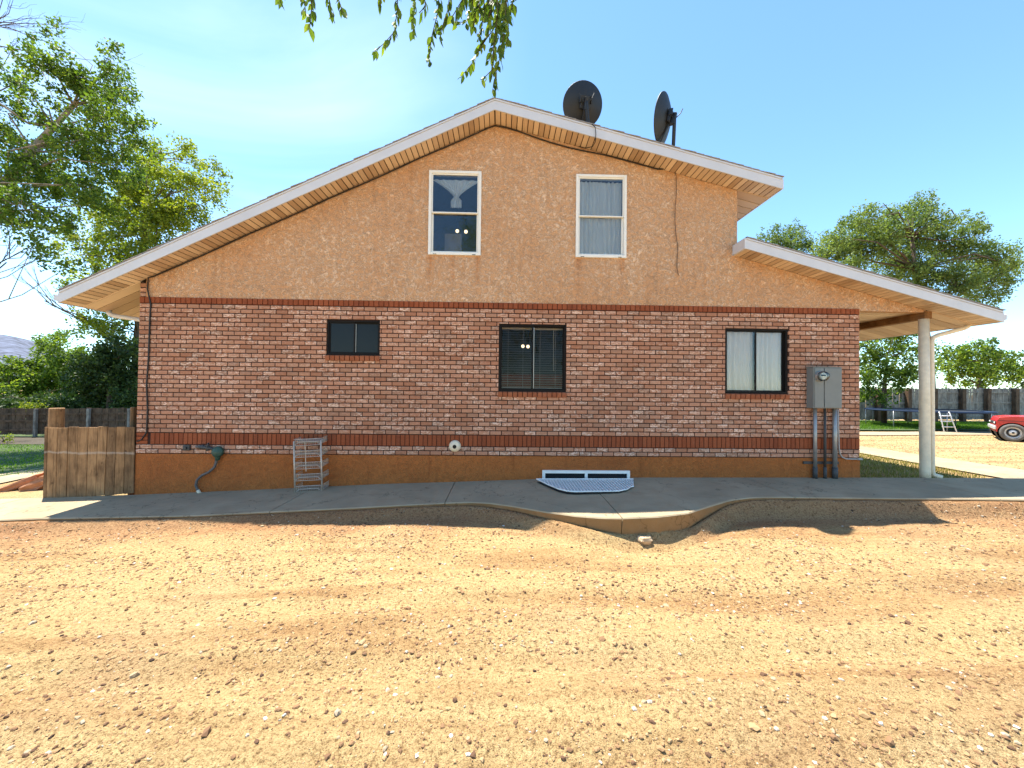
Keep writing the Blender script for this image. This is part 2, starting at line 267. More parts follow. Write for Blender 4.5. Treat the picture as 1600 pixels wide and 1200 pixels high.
# ------------------------------------------------------------------ mesh helpers
ORG = {}
class MB:
    def __init__(s): s.v = []; s.f = []; s.r = []
    def add(s, vs, fs, rnd=None):
        b = len(s.v); s.v += [tuple(p) for p in vs]; s.f += [tuple(b+i for i in f) for f in fs]
        s.r += [random.random() if rnd is None else rnd]*len(fs)
    def box(s, a, b, mtx=None, rnd=None):
        (x0, y0, z0), (x1, y1, z1) = a, b
        vs = [Vector(p) for p in ((x0, y0, z0), (x1, y0, z0), (x1, y1, z0), (x0, y1, z0), (x0, y0, z1), (x1, y0, z1), (x1, y1, z1), (x0, y1, z1))]
        if mtx is not None: vs = [mtx @ p for p in vs]
        s.add(vs, [(0, 3, 2, 1), (4, 5, 6, 7), (0, 1, 5, 4), (1, 2, 6, 5), (2, 3, 7, 6), (3, 0, 4, 7)], rnd)
    def box2(s, fn, a, b):
        i0 = len(s.v); s.box(a, b)
        s.v[i0:] = [tuple(fn(*p)) for p in s.v[i0:]]
    def quad(s, a, b, c, d, rnd=None): s.add([a, b, c, d], [(0, 1, 2, 3)], rnd)
    def poly(s, pts, rnd=None): s.add(pts, [tuple(range(len(pts)))], rnd)
    def prism(s, pts, vec, rnd=None):                     # polygon pushed along vec
        n = len(pts); vec = Vector(vec); P = [Vector(p) for p in pts]
        s.add(P+[p+vec for p in P], [tuple(range(n)), tuple(range(2*n-1, n-1, -1))]+[(i, i+n, (i+1) % n+n, (i+1) % n) for i in range(n)], rnd)
    def tube(s, path, rr, n=8, cap=True, rnd=None):
        P = [Vector(p) for p in path]; k = len(P)
        if isinstance(rr, (int, float)): rr = [rr]*k
        vs = []; prev = None
        for i in range(k):
            d = (P[min(i+1, k-1)]-P[max(i-1, 0)]).normalized()
            if prev is None:
                a = Vector((0, 0, 1)) if abs(d.z) < .9 else Vector((1, 0, 0)); x = d.cross(a).normalized()
            else:
                x = (prev - d*prev.dot(d)); x = x.normalized() if x.length > 1e-6 else d.orthogonal().normalized()
            prev = x; y = d.cross(x)
            for j in range(n):
                t = 2*math.pi*j/n; vs.append(P[i]+(x*math.cos(t)+y*math.sin(t))*rr[i])
        fs = [(i*n+j, i*n+(j+1) % n, (i+1)*n+(j+1) % n, (i+1)*n+j) for i in range(k-1) for j in range(n)]
        if cap: fs += [tuple(range(n-1, -1, -1)), tuple(range((k-1)*n, k*n))]
        s.add(vs, fs, rnd)
    def lathe(s, prof, mtx, n=24, rnd=None, close=False):   # prof: (radius, height) along local z
        vs = [mtx @ Vector((r*math.cos(2*math.pi*j/n), r*math.sin(2*math.pi*j/n), h)) for r, h in prof for j in range(n)]
        k = len(prof)
        fs = [(i*n+j, i*n+(j+1) % n, (i+1)*n+(j+1) % n, (i+1)*n+j) for i in range(k-1) for j in range(n)]
        if close: fs += [tuple(range(n-1, -1, -1)), tuple(range((k-1)*n, k*n))]
        s.add(vs, fs, rnd)
    def build(s, name, mat, parent=None, smooth=False, origin=None, fast=False):
        o0 = Vector(origin) if origin is not None else (ORG[parent] if parent is not None else Vector((0, 0, 0)))
        me = bpy.data.meshes.new(name); arr = np.array(s.v, dtype=float)-np.array(o0)
        me.from_pydata(arr.tolist(), [], s.f); me.materials.append(M[mat])
        at_ = me.attributes.new('rnd', 'FLOAT', 'FACE'); at_.data.foreach_set('value', np.array(s.r, dtype=np.float32))
        if smooth: me.polygons.foreach_set('use_smooth', [True]*len(me.polygons))
        o = bpy.data.objects.new(name, me); C.objects.link(o)
        if parent is not None: o.parent = parent; ORG[o] = ORG[parent]
        else: o.location = o0; ORG[o] = o0
        return o
def bevel(o, wd=.006, seg=2):
    m = o.modifiers.new('bevel', 'BEVEL'); m.width = wd; m.segments = seg; m.limit_method = 'ANGLE'; return o
def tag(o, label=None, cat=None, group=None, kind=None):
    if label: o['label'] = label
    if cat: o['category'] = cat
    if group: o['group'] = group
    if kind: o['kind'] = kind
    return o
def empty(name, loc, label=None, cat=None, group=None, kind=None):
    o = bpy.data.objects.new(name, None); C.objects.link(o); o.location = loc; ORG[o] = Vector(loc); o.empty_display_size = .2
    return tag(o, label, cat, group, kind)
def shared(name, me, parent, loc, scale=(1, 1, 1), rot=None):
    o = bpy.data.objects.new(name, me); C.objects.link(o); o.parent = parent; o.location = Vector(loc)-ORG[parent]; o.scale = scale
    if rot: o.rotation_euler = rot
    ORG[o] = Vector(loc); return o
def bulk(name, V, F, mat, rnd, parent=None, smooth=False):     # numpy mesh of equal polygons
    me = bpy.data.meshes.new(name); nf, k = F.shape
    if parent is not None: V = V-np.array(ORG[parent])
    me.vertices.add(len(V)); me.vertices.foreach_set('co', V.astype(np.float32).ravel())
    me.loops.add(nf*k); me.loops.foreach_set('vertex_index', F.astype(np.int32).ravel())
    me.polygons.add(nf); me.polygons.foreach_set('loop_start', np.arange(0, nf*k, k, dtype=np.int32))
    me.polygons.foreach_set('use_smooth', np.full(nf, smooth))
    a = me.attributes.new('rnd', 'FLOAT', 'FACE'); a.data.foreach_set('value', rnd.astype(np.float32))
    me.materials.append(M[mat]); me.update(); me.validate()
    o = bpy.data.objects.new(name, me); C.objects.link(o)
    if parent is not None: o.parent = parent
    ORG[o] = ORG[parent] if parent is not None else Vector((0, 0, 0)); return o
def sstep(a, b, x): t = np.clip((x-a)/(b-a), 0, 1); return t*t*(3-2*t)
def vnoise(x, y, seed=0):
    x = np.asarray(x, float); y = np.asarray(y, float); xi = np.floor(x); yi = np.floor(y); fx = x-xi; fy = y-yi
    def h(a, b): v = np.sin(a*127.1+b*311.7+seed*74.7)*43758.5453; return v-np.floor(v)
    fx = fx*fx*(3-2*fx); fy = fy*fy*(3-2*fy)
    return (h(xi, yi)*(1-fx)+h(xi+1, yi)*fx)*(1-fy)+(h(xi, yi+1)*(1-fx)+h(xi+1, yi+1)*fx)*fy
# ------------------------------------------------------------------ ground levels
_zx = [-16, -9, -6.3, -4.25, -2.05, -.93, .76, 2.47, 6.44, 9, 14]; _zz = [-.62, -.37, -.274, -.178, -.067, -.029, .036, .068, .088, .09, .07]
def zs(x): return np.interp(x, _zx, _zz)                   # sidewalk top
_fe = [(-300, 826), (0, 812), (70, 809), (300, 805), (400, 800), (550, 793), (640, 788), (700, 785), (735, 784), (760, 785), (800, 790), (850, 799), (900, 805.5), (940, 808.5), (970, 809), (1030, 806.5), (1075, 801), (1110, 790), (1140, 781), (1170, 777), (1200, 776), (1400, 778), (1600, 780), (1900, 784)]
_fx, _fy = [], []
for px, py in _fe:
    z = 0.0
    for _ in range(6): p = onz(px, py, z); z = float(zs(p.x))-.015
    _fx.append(p.x); _fy.append(p.y)
def yfront(x): return np.interp(x, _fx, _fy)
def gz(x, y):
    x = np.asarray(x, float); y = np.asarray(y, float)
    e = yfront(np.clip(x, _fx[0], _fx[-1]))-y              # distance in front of the sidewalk
    s = zs(x)
    near = s-.045-(.11+.1*sstep(-3, 5, x))*sstep(0, .26, e)
    far = -.12+.012*np.clip(x, -9, 9)
    front = near*(1-sstep(.8, 3.2, e))+far*sstep(.8, 3.2, e)
    dip = .2*np.exp(-((x-2.0)/.8)**2-((e-.06)/.3)**2)+.05*np.exp(-((x-1.2)/1.6)**2-((e-.1)/.5)**2)
    front = front-dip
    for ry, wd, dp in ((-2.9, .13, .03), (-3.6, .16, .045), (-4.35, .15, .045), (-5.1, .14, .036)):
        yy = ry+.18*(vnoise(x*.25, x*0+ry, 21)-.5)+.02*x; q = (y-yy)/wd; k = .35+.65*vnoise(x*.6, x*0+ry*3, 22)
        front = front-dp*k*np.exp(-q*q)+dp*.55*k*(np.exp(-(q-1.6)**2*1.4)+np.exp(-(q+1.6)**2*1.4))
    rough = .028*(vnoise(x*.5, y*2.1, 1)-.5)+.022*(vnoise(x*2.2, y*3.7, 2)-.5)+.014*(vnoise(x*7, y*9, 3)-.5)+.009*(vnoise(x*19, y*22, 4)-.5)
    front = front+rough*sstep(.0, .25, e)
    left = -.42-.33*sstep(-8, -13, x)+.06*sstep(9, 30, y)
    right = .03-.16*sstep(8, 15, x)*sstep(1, 6, y)+.1*sstep(6, 12, y)
    back = left+(right-left)*sstep(-6.5, 6.0, x)
    back = np.where(e < .12, np.minimum(back, s-.2), back)
    return np.where(e > 0, front, np.where((y < .05), s-.22, back))
# ------------------------------------------------------------------ ground sheet
def axis(dense0, dense1, step, mid, far):
    a = list(np.arange(dense0, dense1+1e-6, step)); lo, hi = dense0, dense1; st = step
    L0, H0 = [], []
    while lo > -far: st = min(st*1.18, 400) ; lo -= st; L0.append(lo)
    st = step
    while hi < far: st = min(st*1.18, 400); hi += st; H0.append(hi)
    return np.array(L0[::-1]+a+H0)
GX = axis(-8.5, 9.0, .045, 0, 3000); GY = axis(-6.2, -.85, .03, 0, 3000)
XX, YY = np.meshgrid(GX, GY); ZZ = gz(XX, YY)
nx, ny = len(GX), len(GY); I = np.arange(nx*ny).reshape(ny, nx)
FF = np.stack([I[:-1, :-1], I[:-1, 1:], I[1:, 1:], I[1:, :-1]], -1).reshape(-1, 4)
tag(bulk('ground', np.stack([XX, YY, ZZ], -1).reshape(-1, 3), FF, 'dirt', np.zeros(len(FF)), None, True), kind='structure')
# ------------------------------------------------------------------ sidewalk, slab by slab
sw = empty('sidewalk', (0, -.5, 0), kind='structure')
cuts = [-15, -11.2, -8.1, onz(452, 785, -.16).x, onz(706, 763, -.03).x, onz(950, 785, .04).x, 4.35, 7.35, 10.5, 14]
for a, b in zip(cuts[:-1], cuts[1:]):
    xs = np.linspace(a+.006, b-.006, 26); mb = MB(); k = len(xs)
    shear = .0
    top_b = [(x, -.004, float(zs(x))) for x in xs]; top_f = [(x, float(yfront(x)), float(zs(x))-.015) for x in xs]
    bev = [(x, float(yfront(x))-.012, float(zs(x))-.03) for x in xs]; bot = [(x, float(yfront(x))+.02, float(zs(x))-.26) for x in xs]; bb = [(x, -.004, float(zs(x))-.26) for x in xs]
    vs = top_b+top_f+bev+bot+bb; fs = []
    for i in range(k-1):
        for r in range(4): fs.append((r*k+i, (r+1)*k+i, (r+1)*k+i+1, r*k+i+1))
    fs += [tuple(r*k for r in range(5)), tuple(r*k+k-1 for r in range(4, -1, -1))]
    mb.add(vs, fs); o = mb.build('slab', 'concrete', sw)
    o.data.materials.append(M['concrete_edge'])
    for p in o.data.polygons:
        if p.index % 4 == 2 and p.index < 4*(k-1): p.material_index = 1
def sheet(name, pts, mat, kind='structure', lift=.006, grid=10):
    # quad patch through four ground points, following the ground
    (a, b, c, d) = [Vector((p[0], p[1], 0)) for p in pts]; mb = MB(); vs = []
    for j in range(grid+1):
        for i in range(grid+1):
            u, v = i/grid, j/grid; p = (a*(1-u)+b*u)*(1-v)+(d*(1-u)+c*u)*v; vs.append((p.x, p.y, float(gz(p.x, p.y))+lift))
    n = grid+1; mb.add(vs, [(j*n+i, j*n+i+1, (j+1)*n+i+1, (j+1)*n+i) for j in range(grid) for i in range(grid)])
    o = mb.build(name, mat); return tag(o, kind=kind)
def gp(px, py):
    z = 0.0
    for _ in range(30): p = onz(px, py, z); z = .5*z+.5*float(gz(p.x, p.y))
    return p
def mid(pts, n): return pts
# right-hand side: side path, apron, far strip
path_pts = [gp(1250, 694), gp(1600, 735), gp(1600, 768), gp(1250, 696.5)]
P0, P1 = gp(1343, 698), gp(1600, 736); Q0, Q1 = gp(1343, 709), gp(1560, 748)
dirP = (P0-P1); dirQ = (Q0-Q1)
sheet('path', [Q1-dirQ*.6, P1-dirP*.6, P0+dirP*1.5, Q0+dirQ*1.5], 'concrete', lift=.03, grid=16)
F0, F1 = gp(1343, 676), gp(1640, 674); G0, G1 = gp(1343, 681), gp(1640, 680)
sheet('far_path', [G0+(G0-G1)*.3, G1, F1, F0+(F0-F1)*.3], 'concrete', lift=.03, grid=14)
sheet('lawn', [Vector((3, F0.y+.1, 0)), Vector((45, F1.y+.1, 0)), Vector((45, 17, 0)), Vector((3, 17, 0))], 'soil_green', lift=.07, grid=30)
# left-hand side: garden path and lawn
LP = [gp(-60, 770), gp(75, 741), gp(75, 731), gp(-60, 752)]
sheet('garden_path', LP, 'concrete', lift=.03)
sheet('back_lawn', [Vector((-30, 3.2, 0)), Vector((-8.2, 3.2, 0)), Vector((-8.2, 9.2, 0)), Vector((-30, 9.2, 0))], 'soil_green', lift=.01, grid=12)
sheet('planting_bed', [Vector((-32, 9.2, 0)), Vector((-8.2, 9.2, 0)), Vector((-8.2, 11.2, 0)), Vector((-32, 11.2, 0))], 'bed_soil', lift=.02)
sheet('meadow', [Vector((-80, 11.25, 0)), Vector((-7.5, 11.25, 0)), Vector((-7.5, 90, 0)), Vector((-160, 90, 0))], 'soil_green', lift=.03, grid=12)
def grass(name, label, n, sampler, mat, h0, h1, wd, lift=0.0):
    P = np.array([sampler() for _ in range(n)]); z = gz(P[:, 0], P[:, 1])+lift
    an = RNG.uniform(0, 2*np.pi, n); h = RNG.uniform(h0, h1, n); ww = wd*RNG.uniform(.6, 1.4, n)
    lean = RNG.uniform(0, .6, n)*h; la = RNG.uniform(0, 2*np.pi, n)
    b = np.stack([P[:, 0], P[:, 1], z], -1); dx = np.stack([np.cos(an)*ww, np.sin(an)*ww, 0*an], -1)
    tip = b+np.stack([np.cos(la)*lean, np.sin(la)*lean, h], -1)
    V = np.stack([b-dx, b+dx, tip], 1).reshape(-1, 3); F = np.arange(3*n).reshape(n, 3)
    o = bulk(name, V, F, mat, RNG.uniform(0, 1, n)); tag(o, label, 'grass', kind='stuff'); return o
def tri_sampler(poly):
    A = [Vector((p[0], p[1])) for p in poly]; T = [(A[0], A[i], A[i+1]) for i in range(1, len(A)-1)]
    W = [abs((b-a).cross(c-a)) for a, b, c in T]
    def f():
        a, b, c = random.choices(T, W)[0]; u, v = random.random(), random.random()
        if u+v > 1: u, v = 1-u, 1-v
        p = a+(b-a)*u+(c-a)*v; return (p.x, p.y)
    return f
SG = [Vector((6.5, .05, 0)), Vector((8.35, .05, 0)), gp(1541, 746), Q0+(Q1-Q0)*.5, Q0, Q0+dirQ*.6, Vector((6.5, Q0.y+.8, 0))]
grass('side_grass', 'dry yellow green grass wedge between porch column and side path', 15000, tri_sampler(SG), 'grass_dry', .03, .085, .006)
grass('back_lawn_grass', 'bright green mown lawn left of the plank gate', 16000, tri_sampler([(-19, 3.25), (-8.3, 3.25), (-8.3, 9.1), (-26, 9.1)]), 'grass_lush', .04, .08, .012)
grass('far_lawn_grass', 'shaded green lawn under the trampoline', 26000, tri_sampler([(8, F0.y+.15), (24, F1.y+.15), (34, 16), (12, 16)]), 'grass_lush', .05, .11, .016, .06)
# ------------------------------------------------------------------ gravel on the dirt
_ico = []
def ico():
    t = (1+5**.5)/2; v = np.array([(-1, t, 0), (1, t, 0), (-1, -t, 0), (1, -t, 0), (0, -1, t), (0, 1, t), (0, -1, -t), (0, 1, -t), (t, 0, -1), (t, 0, 1), (-t, 0, -1), (-t, 0, 1)])/math.sqrt(1+t*t)
    f = np.array([(0, 11, 5), (0, 5, 1), (0, 1, 7), (0, 7, 10), (0, 10, 11), (1, 5, 9), (5, 11, 4), (11, 10, 2), (10, 7, 6), (7, 1, 8), (3, 9, 4), (3, 4, 2), (3, 2, 6), (3, 6, 8), (3, 8, 9), (4, 9, 5), (2, 4, 11), (6, 2, 10), (8, 6, 7), (9, 8, 1)]); return v, f
IV, IF = ico()
def pebbles(n, xr, yr, s0, s1, seed):
    g = np.random.default_rng(seed); x = []; y = []
    while len(x) < n:
        a = g.uniform(*xr, 4*n); b = yr[0]+(yr[1]-yr[0])*g.random(4*n)**1.15
        inside = (np.abs(a) < (b-CAM.y)*1.55+.6) & (b < yfront(a)-.04)
        keep = vnoise(a*.9, b*2.4, 9)*.6+vnoise(a*3, b*5, 5)*.4 > g.uniform(.12, .8, 4*n)
        k = inside & keep; x += list(a[k]); y += list(b[k])
    x = np.array(x[:n]); y = np.array(y[:n])
    s = s0*(s1/s0)**(g.random(n)**3.2)
    V = IV[None]*(1+g.uniform(-.28, .28, (n, 12, 1)))
    sc3 = np.stack([g.uniform(.8, 1.5, n), g.uniform(.7, 1.2, n), g.uniform(.45, .8, n)], -1)*s[:, None]
    V = V*sc3[:, None, :]; a = g.uniform(0, 6.283, n); c, sn = np.cos(a)[:, None], np.sin(a)[:, None]
    V = np.stack([V[..., 0]*c-V[..., 1]*sn, V[..., 0]*sn+V[..., 1]*c, V[..., 2]], -1)
    V += np.stack([x, y, gz(x, y)+s*.18], -1)[:, None, :]
    F = (IF[None]+12*np.arange(n)[:, None, None]).reshape(-1, 3)
    r = np.clip(g.beta(1.5, 2.0, n)*.95, 0, .999); r = np.where(g.random(n) < .003, .975, r)
    return V.reshape(-1, 3), F, np.repeat(r, 20)
V1, F1_, r1 = pebbles(46000, (-8, 9), (-6.0, -1.1), .0038, .015, 3)
V2, F2_, r2 = pebbles(1300, (-8, 9), (-5.8, -1.3), .011, .024, 4)
smp = tri_sampler([P0+dirP*.3, P1-dirP*.3, F1, F0]); dp = np.array([smp() for _ in range(6000)]); g3 = np.random.default_rng(6); s3 = g3.uniform(.005, .016, 6000)
V3 = IV[None]*(1+g3.uniform(-.28, .28, (6000, 12, 1)))*s3[:, None, None]*np.array([1.2, 1, .6])+np.stack([dp[:, 0], dp[:, 1], gz(dp[:, 0], dp[:, 1])+s3*.2], -1)[:, None, :]
F3 = (IF[None]+12*np.arange(6000)[:, None, None]).reshape(-1, 3); r3 = np.repeat(g3.beta(1.5, 2, 6000)*.9, 20); V12 = np.concatenate([V1, V2, V3.reshape(-1, 3)])
tag(bulk('gravel', V12, np.concatenate([F1_, F2_+len(V1), F3+len(V1)+len(V2)]), 'pebble', np.concatenate([r1, r2, r3])), 'loose gravel scattered over the red dirt yard', 'gravel', kind='stuff')
def rock(name, label, loc, size, mat, seed, rot=0, tilt=0, group=None):
    g = np.random.default_rng(seed); mb = MB(); n, k = 14, 8; vs = []
    mtx = Matrix.Rotation(rot, 3, 'Z') @ Matrix.Rotation(tilt, 3, 'Y')
    ph = g.uniform(0, 6, 6)
    for i in range(k+1):
        th = math.pi*i/k
        for j in range(n):
            a = 2*math.pi*j/n; d = Vector((math.sin(th)*math.cos(a), math.sin(th)*math.sin(a), math.cos(th)))
            d = Vector([math.copysign(abs(q)**.42, q) for q in d])
            s = 1+.13*math.sin(3*d.x+ph[0])*math.cos(2.5*d.y+ph[1])+.09*math.sin(5*d.z+4*d.x+ph[2])+float(g.uniform(-.09, .09))
            vs.append(Vector(loc)+mtx @ Vector((d.x*size[0]*s, d.y*size[1]*s, d.z*size[2]*s)))
    mb.add(vs, [(i*n+j, (i+1)*n+j, (i+1)*n+(j+1) % n, i*n+(j+1) % n) for i in range(k) for j in range(n)])
    return tag(mb.build(name, mat, origin=loc), label, 'rock', group)
p = gp(1008, 846); rock('stone', 'tan broken stone lying at the lip of the washed out hollow', (p.x, p.y, float(gz(p.x, p.y))+.02), (.09, .05, .04), 'rock_tan', 2, .2)
# ================================================================== HOUSE
XL, XR, XU, XP = -6.29, 6.47, 4.216, -.18                   # left corner, right corner, upper storey corner, ridge
YB = 9.0; OV = .34
def S(x): return 6.348+.481*(x-XP) if x < XP else 6.348-.247*(x-XP)
def SP(x): return 4.075-.262*(x-4.128)
EL_, ER_, EP_ = -7.26, 4.79, 8.70                          # eave ends
Z0, ROW = .433, .0771
ZS0 = Z0+2*ROW; ZS1 = ZS0+.204; ZR0 = ZS1+29*ROW; ZTOP = ZR0+.115
house = empty('house', (0, 0, 0), 'brick and tan stucco gabled house with white fascia and side porch', 'house')
W_SM = (-3.085, -2.162, 2.185, 2.791); W_CE = (-.065, 1.131, 1.58, 2.77); W_RI = (4.002, 5.153, 1.589, 2.752)
W_U1 = (-1.336, -.409, 3.973, 5.475); W_U2 = (1.281, 2.193, 3.979, 5.473)
def strips(mb, xb, bot, top, holes, y):
    xb = sorted(set(xb+[h[i] for h in holes for i in (0, 1)]))
    for a, b in zip(xb[:-1], xb[1:]):
        if b-a < 1e-6: continue
        e = 1e-5; cuts = []
        for h in holes:
            if h[0] <= a+e and h[1] >= b-e: cuts.append((h[2], h[3]))
        cuts.sort(); lo0, lo1 = bot(a+e), bot(b-e)
        for c0, c1 in cuts:
            mb.quad((a, y, lo0), (b, y, lo1), (b, y, c0), (a, y, c0)); lo0 = lo1 = c1
        mb.quad((a, y, lo0), (b, y, lo1), (b, y, top(b-e)), (a, y, top(a+e)))
mb = MB(); strips(mb, [XL, XR], lambda x: Z0, lambda x: ZTOP+.004, [W_SM, W_CE, W_RI], 0.0)
mb.quad((XL, YB, -.6), (XL, 0, -.6), (XL, 0, 3.41), (XL, YB, 3.41)); mb.quad((XR, 0, -.4), (XR, YB, -.4), (XR, YB, 3.1), (XR, 0, 3.1)); mb.quad((XR, YB, -.6), (XL, YB, -.6), (XL, YB, 3.2), (XR, YB, 3.2))
mb.box((XL, -.002, ZTOP), (XL+.1, .1, 3.40))
bw = mb.build('brick_wall', 'mortar', house)
def brick_mesh(nm, mat, w_, h_):
    mb = MB(); c = .004
    a = w_/2; b = h_/2; d0, d1 = -.5, .5
    vs = [(-.5+c/w_, -.5, -.5+c/h_), (.5-c/w_, -.5, -.5+c/h_), (.5-c/w_, -.5, .5-c/h_), (-.5+c/w_, -.5, .5-c/h_),
          (-.5, -.46, -.5), (.5, -.46, -.5), (.5, -.46, .5), (-.5, -.46, .5), (-.5, .5, -.5), (.5, .5, -.5), (.5, .5, .5), (-.5, .5, .5)]
    fs = [(0, 1, 2, 3)]+[(i, 4+i, 4+(i+1) % 4, (i+1) % 4) for i in range(4)]+[(4+i, 8+i, 8+(i+1) % 4, 4+(i+1) % 4) for i in range(4)]
    fs = [fs[0]]+[tuple(f[::-1]) for f in fs[1:]]
    me = bpy.data.meshes.new(nm); me.from_pydata(vs, [], fs); me.materials.append(M[mat]); at_ = me.attributes.new('rnd', 'FLOAT', 'FACE')
    return me, np.array(vs), fs
BM, BV, BF = brick_mesh('brick', 'brick', .191, .065); SM_, _, _ = brick_mesh('soldier_brick', 'soldier', .06, .19); SL_, _, _ = brick_mesh('sill_brick', 'sillbrick', .07, .1)
pieces = []; BL, JT, BD = .203, .0145, .1
holesB = [(h[0], h[1], h[2]-.1, h[3]) for h in (W_SM, W_CE, W_RI)]
def lay_row(z0, z1, off):
    x = XL-off
    while x < XR:
        a, b = max(x, XL), min(x+BL-JT, XR); x += BL
        if b-a < .02: continue
        zz = [(z0, z1)]; segs = [(a, b, z0, z1)]
        for h in holesB:
            new = []
            for (p0, p1, q0, q1) in segs:
                if p1 <= h[0] or p0 >= h[1] or q1 <= h[2] or q0 >= h[3]: new.append((p0, p1, q0, q1)); continue
                if p0 < h[0]: new.append((p0, h[0]-.004, q0, q1))
                if p1 > h[1]: new.append((h[1]+.004, p1, q0, q1))
                m0, m1 = max(p0, h[0]), min(p1, h[1])
                if q0 < h[2]: new.append((m0, m1, q0, h[2]-.004))
                if q1 > h[3]: new.append((m0, m1, h[3]+.004, q1))
            segs = new
        for s in segs:
            if s[1]-s[0] > .015 and s[3]-s[2] > .012: pieces.append(s)
for i in range(2): lay_row(Z0+i*ROW+JT, Z0+(i+1)*ROW, (i % 2)*BL/2+.03)
for i in range(29): lay_row(ZS1+i*ROW+JT, ZS1+(i+1)*ROW, (i % 2)*BL/2)
for i in range(3): pieces.append((XL, XL+.1, ZTOP+.012+i*.08, ZTOP+.075+i*.08))
pieces.sort(key=lambda s: (0 if (s[1]-s[0]) > .18 and (s[3]-s[2]) > .06 else 1, s[0]))
vsum, fsum, rs = [], [], []
for k, (a, b, c, d) in enumerate(pieces):
    jy = random.uniform(-.002, .002); ctr = ((a+b)/2, -.011+BD/2+jy, (c+d)/2); scl = (b-a, BD, d-c)
    if k < 300: shared('brick', BM, bw, ctr, scl, (0, random.uniform(-.004, .004), 0))
    else:
        base = len(vsum); vsum += [(v[0]*scl[0]+ctr[0], v[1]*scl[1]+ctr[1], v[2]*scl[2]+ctr[2]) for v in BV]
        r = random.random(); fsum += [tuple(base+i for i in f) for f in BF]; rs += [r]*len(BF)
mb = MB(); mb.v = vsum; mb.f = fsum; mb.r = rs; tag(mb.build('brickwork', 'brick', bw), kind='stuff')
def soldiers(z0, z1, pitch, proud, xa=XL, xb=XR):
    n = int(round((xb-xa)/pitch)); p = (xb-xa)/n
    for i in range(n):
        if xa+i*p < XL+.2 and z1-z0 > .15: continue
        shared('soldier_brick', SM_, bw, (xa+(i+.5)*p, -proud+BD/2+random.uniform(-.0015, .0015), (z0+z1)/2), (p-.01, BD, z1-z0))
soldiers(ZS0+JT, ZS1, .0795, .014); soldiers(ZR0+JT, ZTOP, .0875, .02)
for i in range(3): shared('soldier_brick', SM_, bw, (XL+.095, -.014+BD/2, ZS0+JT+.03+i*.068), (.186, BD, .056))
# upper stucco, porch gable wedge, foundation
mb = MB(); strips(mb, [XL+.1, XP, XU], lambda x: ZTOP, S, [W_U1, W_U2], -.004); strips(mb, [XU, XR], lambda x: ZTOP, SP, [], -.004)
mb.prism([(XR, -.004, 3.105), (7.72, -.004, 3.10), (7.72, -.004, SP(7.72)), (XR, -.004, SP(XR))], (0, .12, 0))
mb.quad((XU, -.004, 3.9), (XU, YB, 3.9), (XU, YB, S(XU)), (XU, -.004, S(XU))); mb.quad((XU, YB, 3.1), (XL, YB, 3.1), (XL, YB, S(XL)), (XU, YB, S(XU)))
mb.poly([(XL, YB-.01, 3.1), (XU, YB-.01, 3.1), (XU, YB-.01, S(XU)), (XP, YB-.01, S(XP)), (XL, YB-.01, S(XL))])
mb.quad((XL+.1, -.004, ZTOP), (XR, -.004, ZTOP), (XR, .03, ZTOP), (XL+.1, .03, ZTOP))
mb.build('stucco_wall', 'stucco', house)
mb = MB(); n = 60
vs = [(x, -.008, z) for x in np.linspace(XL-.004, XR+.004, n) for z in (float(zs(x))-.2, Z0)]
mb.add(vs, [(2*i, 2*i+2, 2*i+3, 2*i+1) for i in range(n-1)]); mb.quad((XL-.004, -.008, -.6), (XL-.004, -.008, Z0), (XL-.004, 4, Z0), (XL-.004, 4, -.6)); mb.quad((XR+.004, -.008, -.4), (XR+.004, 6, -.4), (XR+.004, 6, Z0), (XR+.004, -.008, Z0))
mb.quad((XL-.004, -.008, Z0), (XR+.004, -.008, Z0), (XR+.004, .02, Z0), (XL-.004, .02, Z0)); mb.build('foundation', 'foundation', house)
# ------------------------------------------------------------------ roofs
FH = .185
def slope_roof(nm, xa, xb, f, y0, shing):
    mb = MB(); mb.prism([(xa, y0, f(xa)+.014), (xb, y0, f(xb)+.014), (xb, y0, f(xb)+FH-.02), (xa, y0, f(xa)+FH-.02)], (0, YB+.3-y0, 0)); r = mb.build(nm, 'groove', house)
    # fascia board along the rake with a drip edge above it
    mb = MB(); mb.prism([(xa, y0-.02, f(xa)), (xb, y0-.02, f(xb)), (xb, y0-.02, f(xb)+FH-.03), (xa, y0-.02, f(xa)+FH-.03)], (0, .019, 0)); mb.build('fascia', 'fascia', r)
    mb = MB(); mb.prism([(xa, y0-.03, f(xa)+FH-.026), (xb, y0-.03, f(xb)+FH-.026), (xb, y0-.03, f(xb)+FH), (xa, y0-.03, f(xa)+FH)], (0, .029, 0)); mb.build('drip_edge', 'fascia', r)
    mb = MB(); d = 1 if f(xb) > f(xa) else -1; lo, hi = (xa, xb) if d > 0 else (xb, xa); Ls = math.hypot(hi-lo, f(hi)-f(lo)); n = int(Ls/.142)
    for i in range(n+1):
        t0 = i*.142/Ls; t1 = min(1, (i*.142+.2)/Ls); x0, x1 = lo+(hi-lo)*t0, lo+(hi-lo)*t1; j = random.uniform(-.012, .006)
        za, zb = f(x0)+FH+.014, f(x1)+FH+.002
        mb.prism([(x0-d*.02*(i == 0), y0-.036+j, za), (x1, y0-.036+j, zb), (x1, y0-.036+j, zb+.012), (x0-d*.02*(i == 0), y0-.036+j, za+.012)], (0, YB+.34-y0, 0))
    tag(mb.build('shingles', 'shingle', r), kind='stuff'); return r
rl = slope_roof('roof', EL_, XP, S, -OV, 0); rr = slope_roof('roof', XP, ER_, S, -OV, 0); rp = slope_roof('porch_roof', 4.16, EP_, SP, -OV, 0)
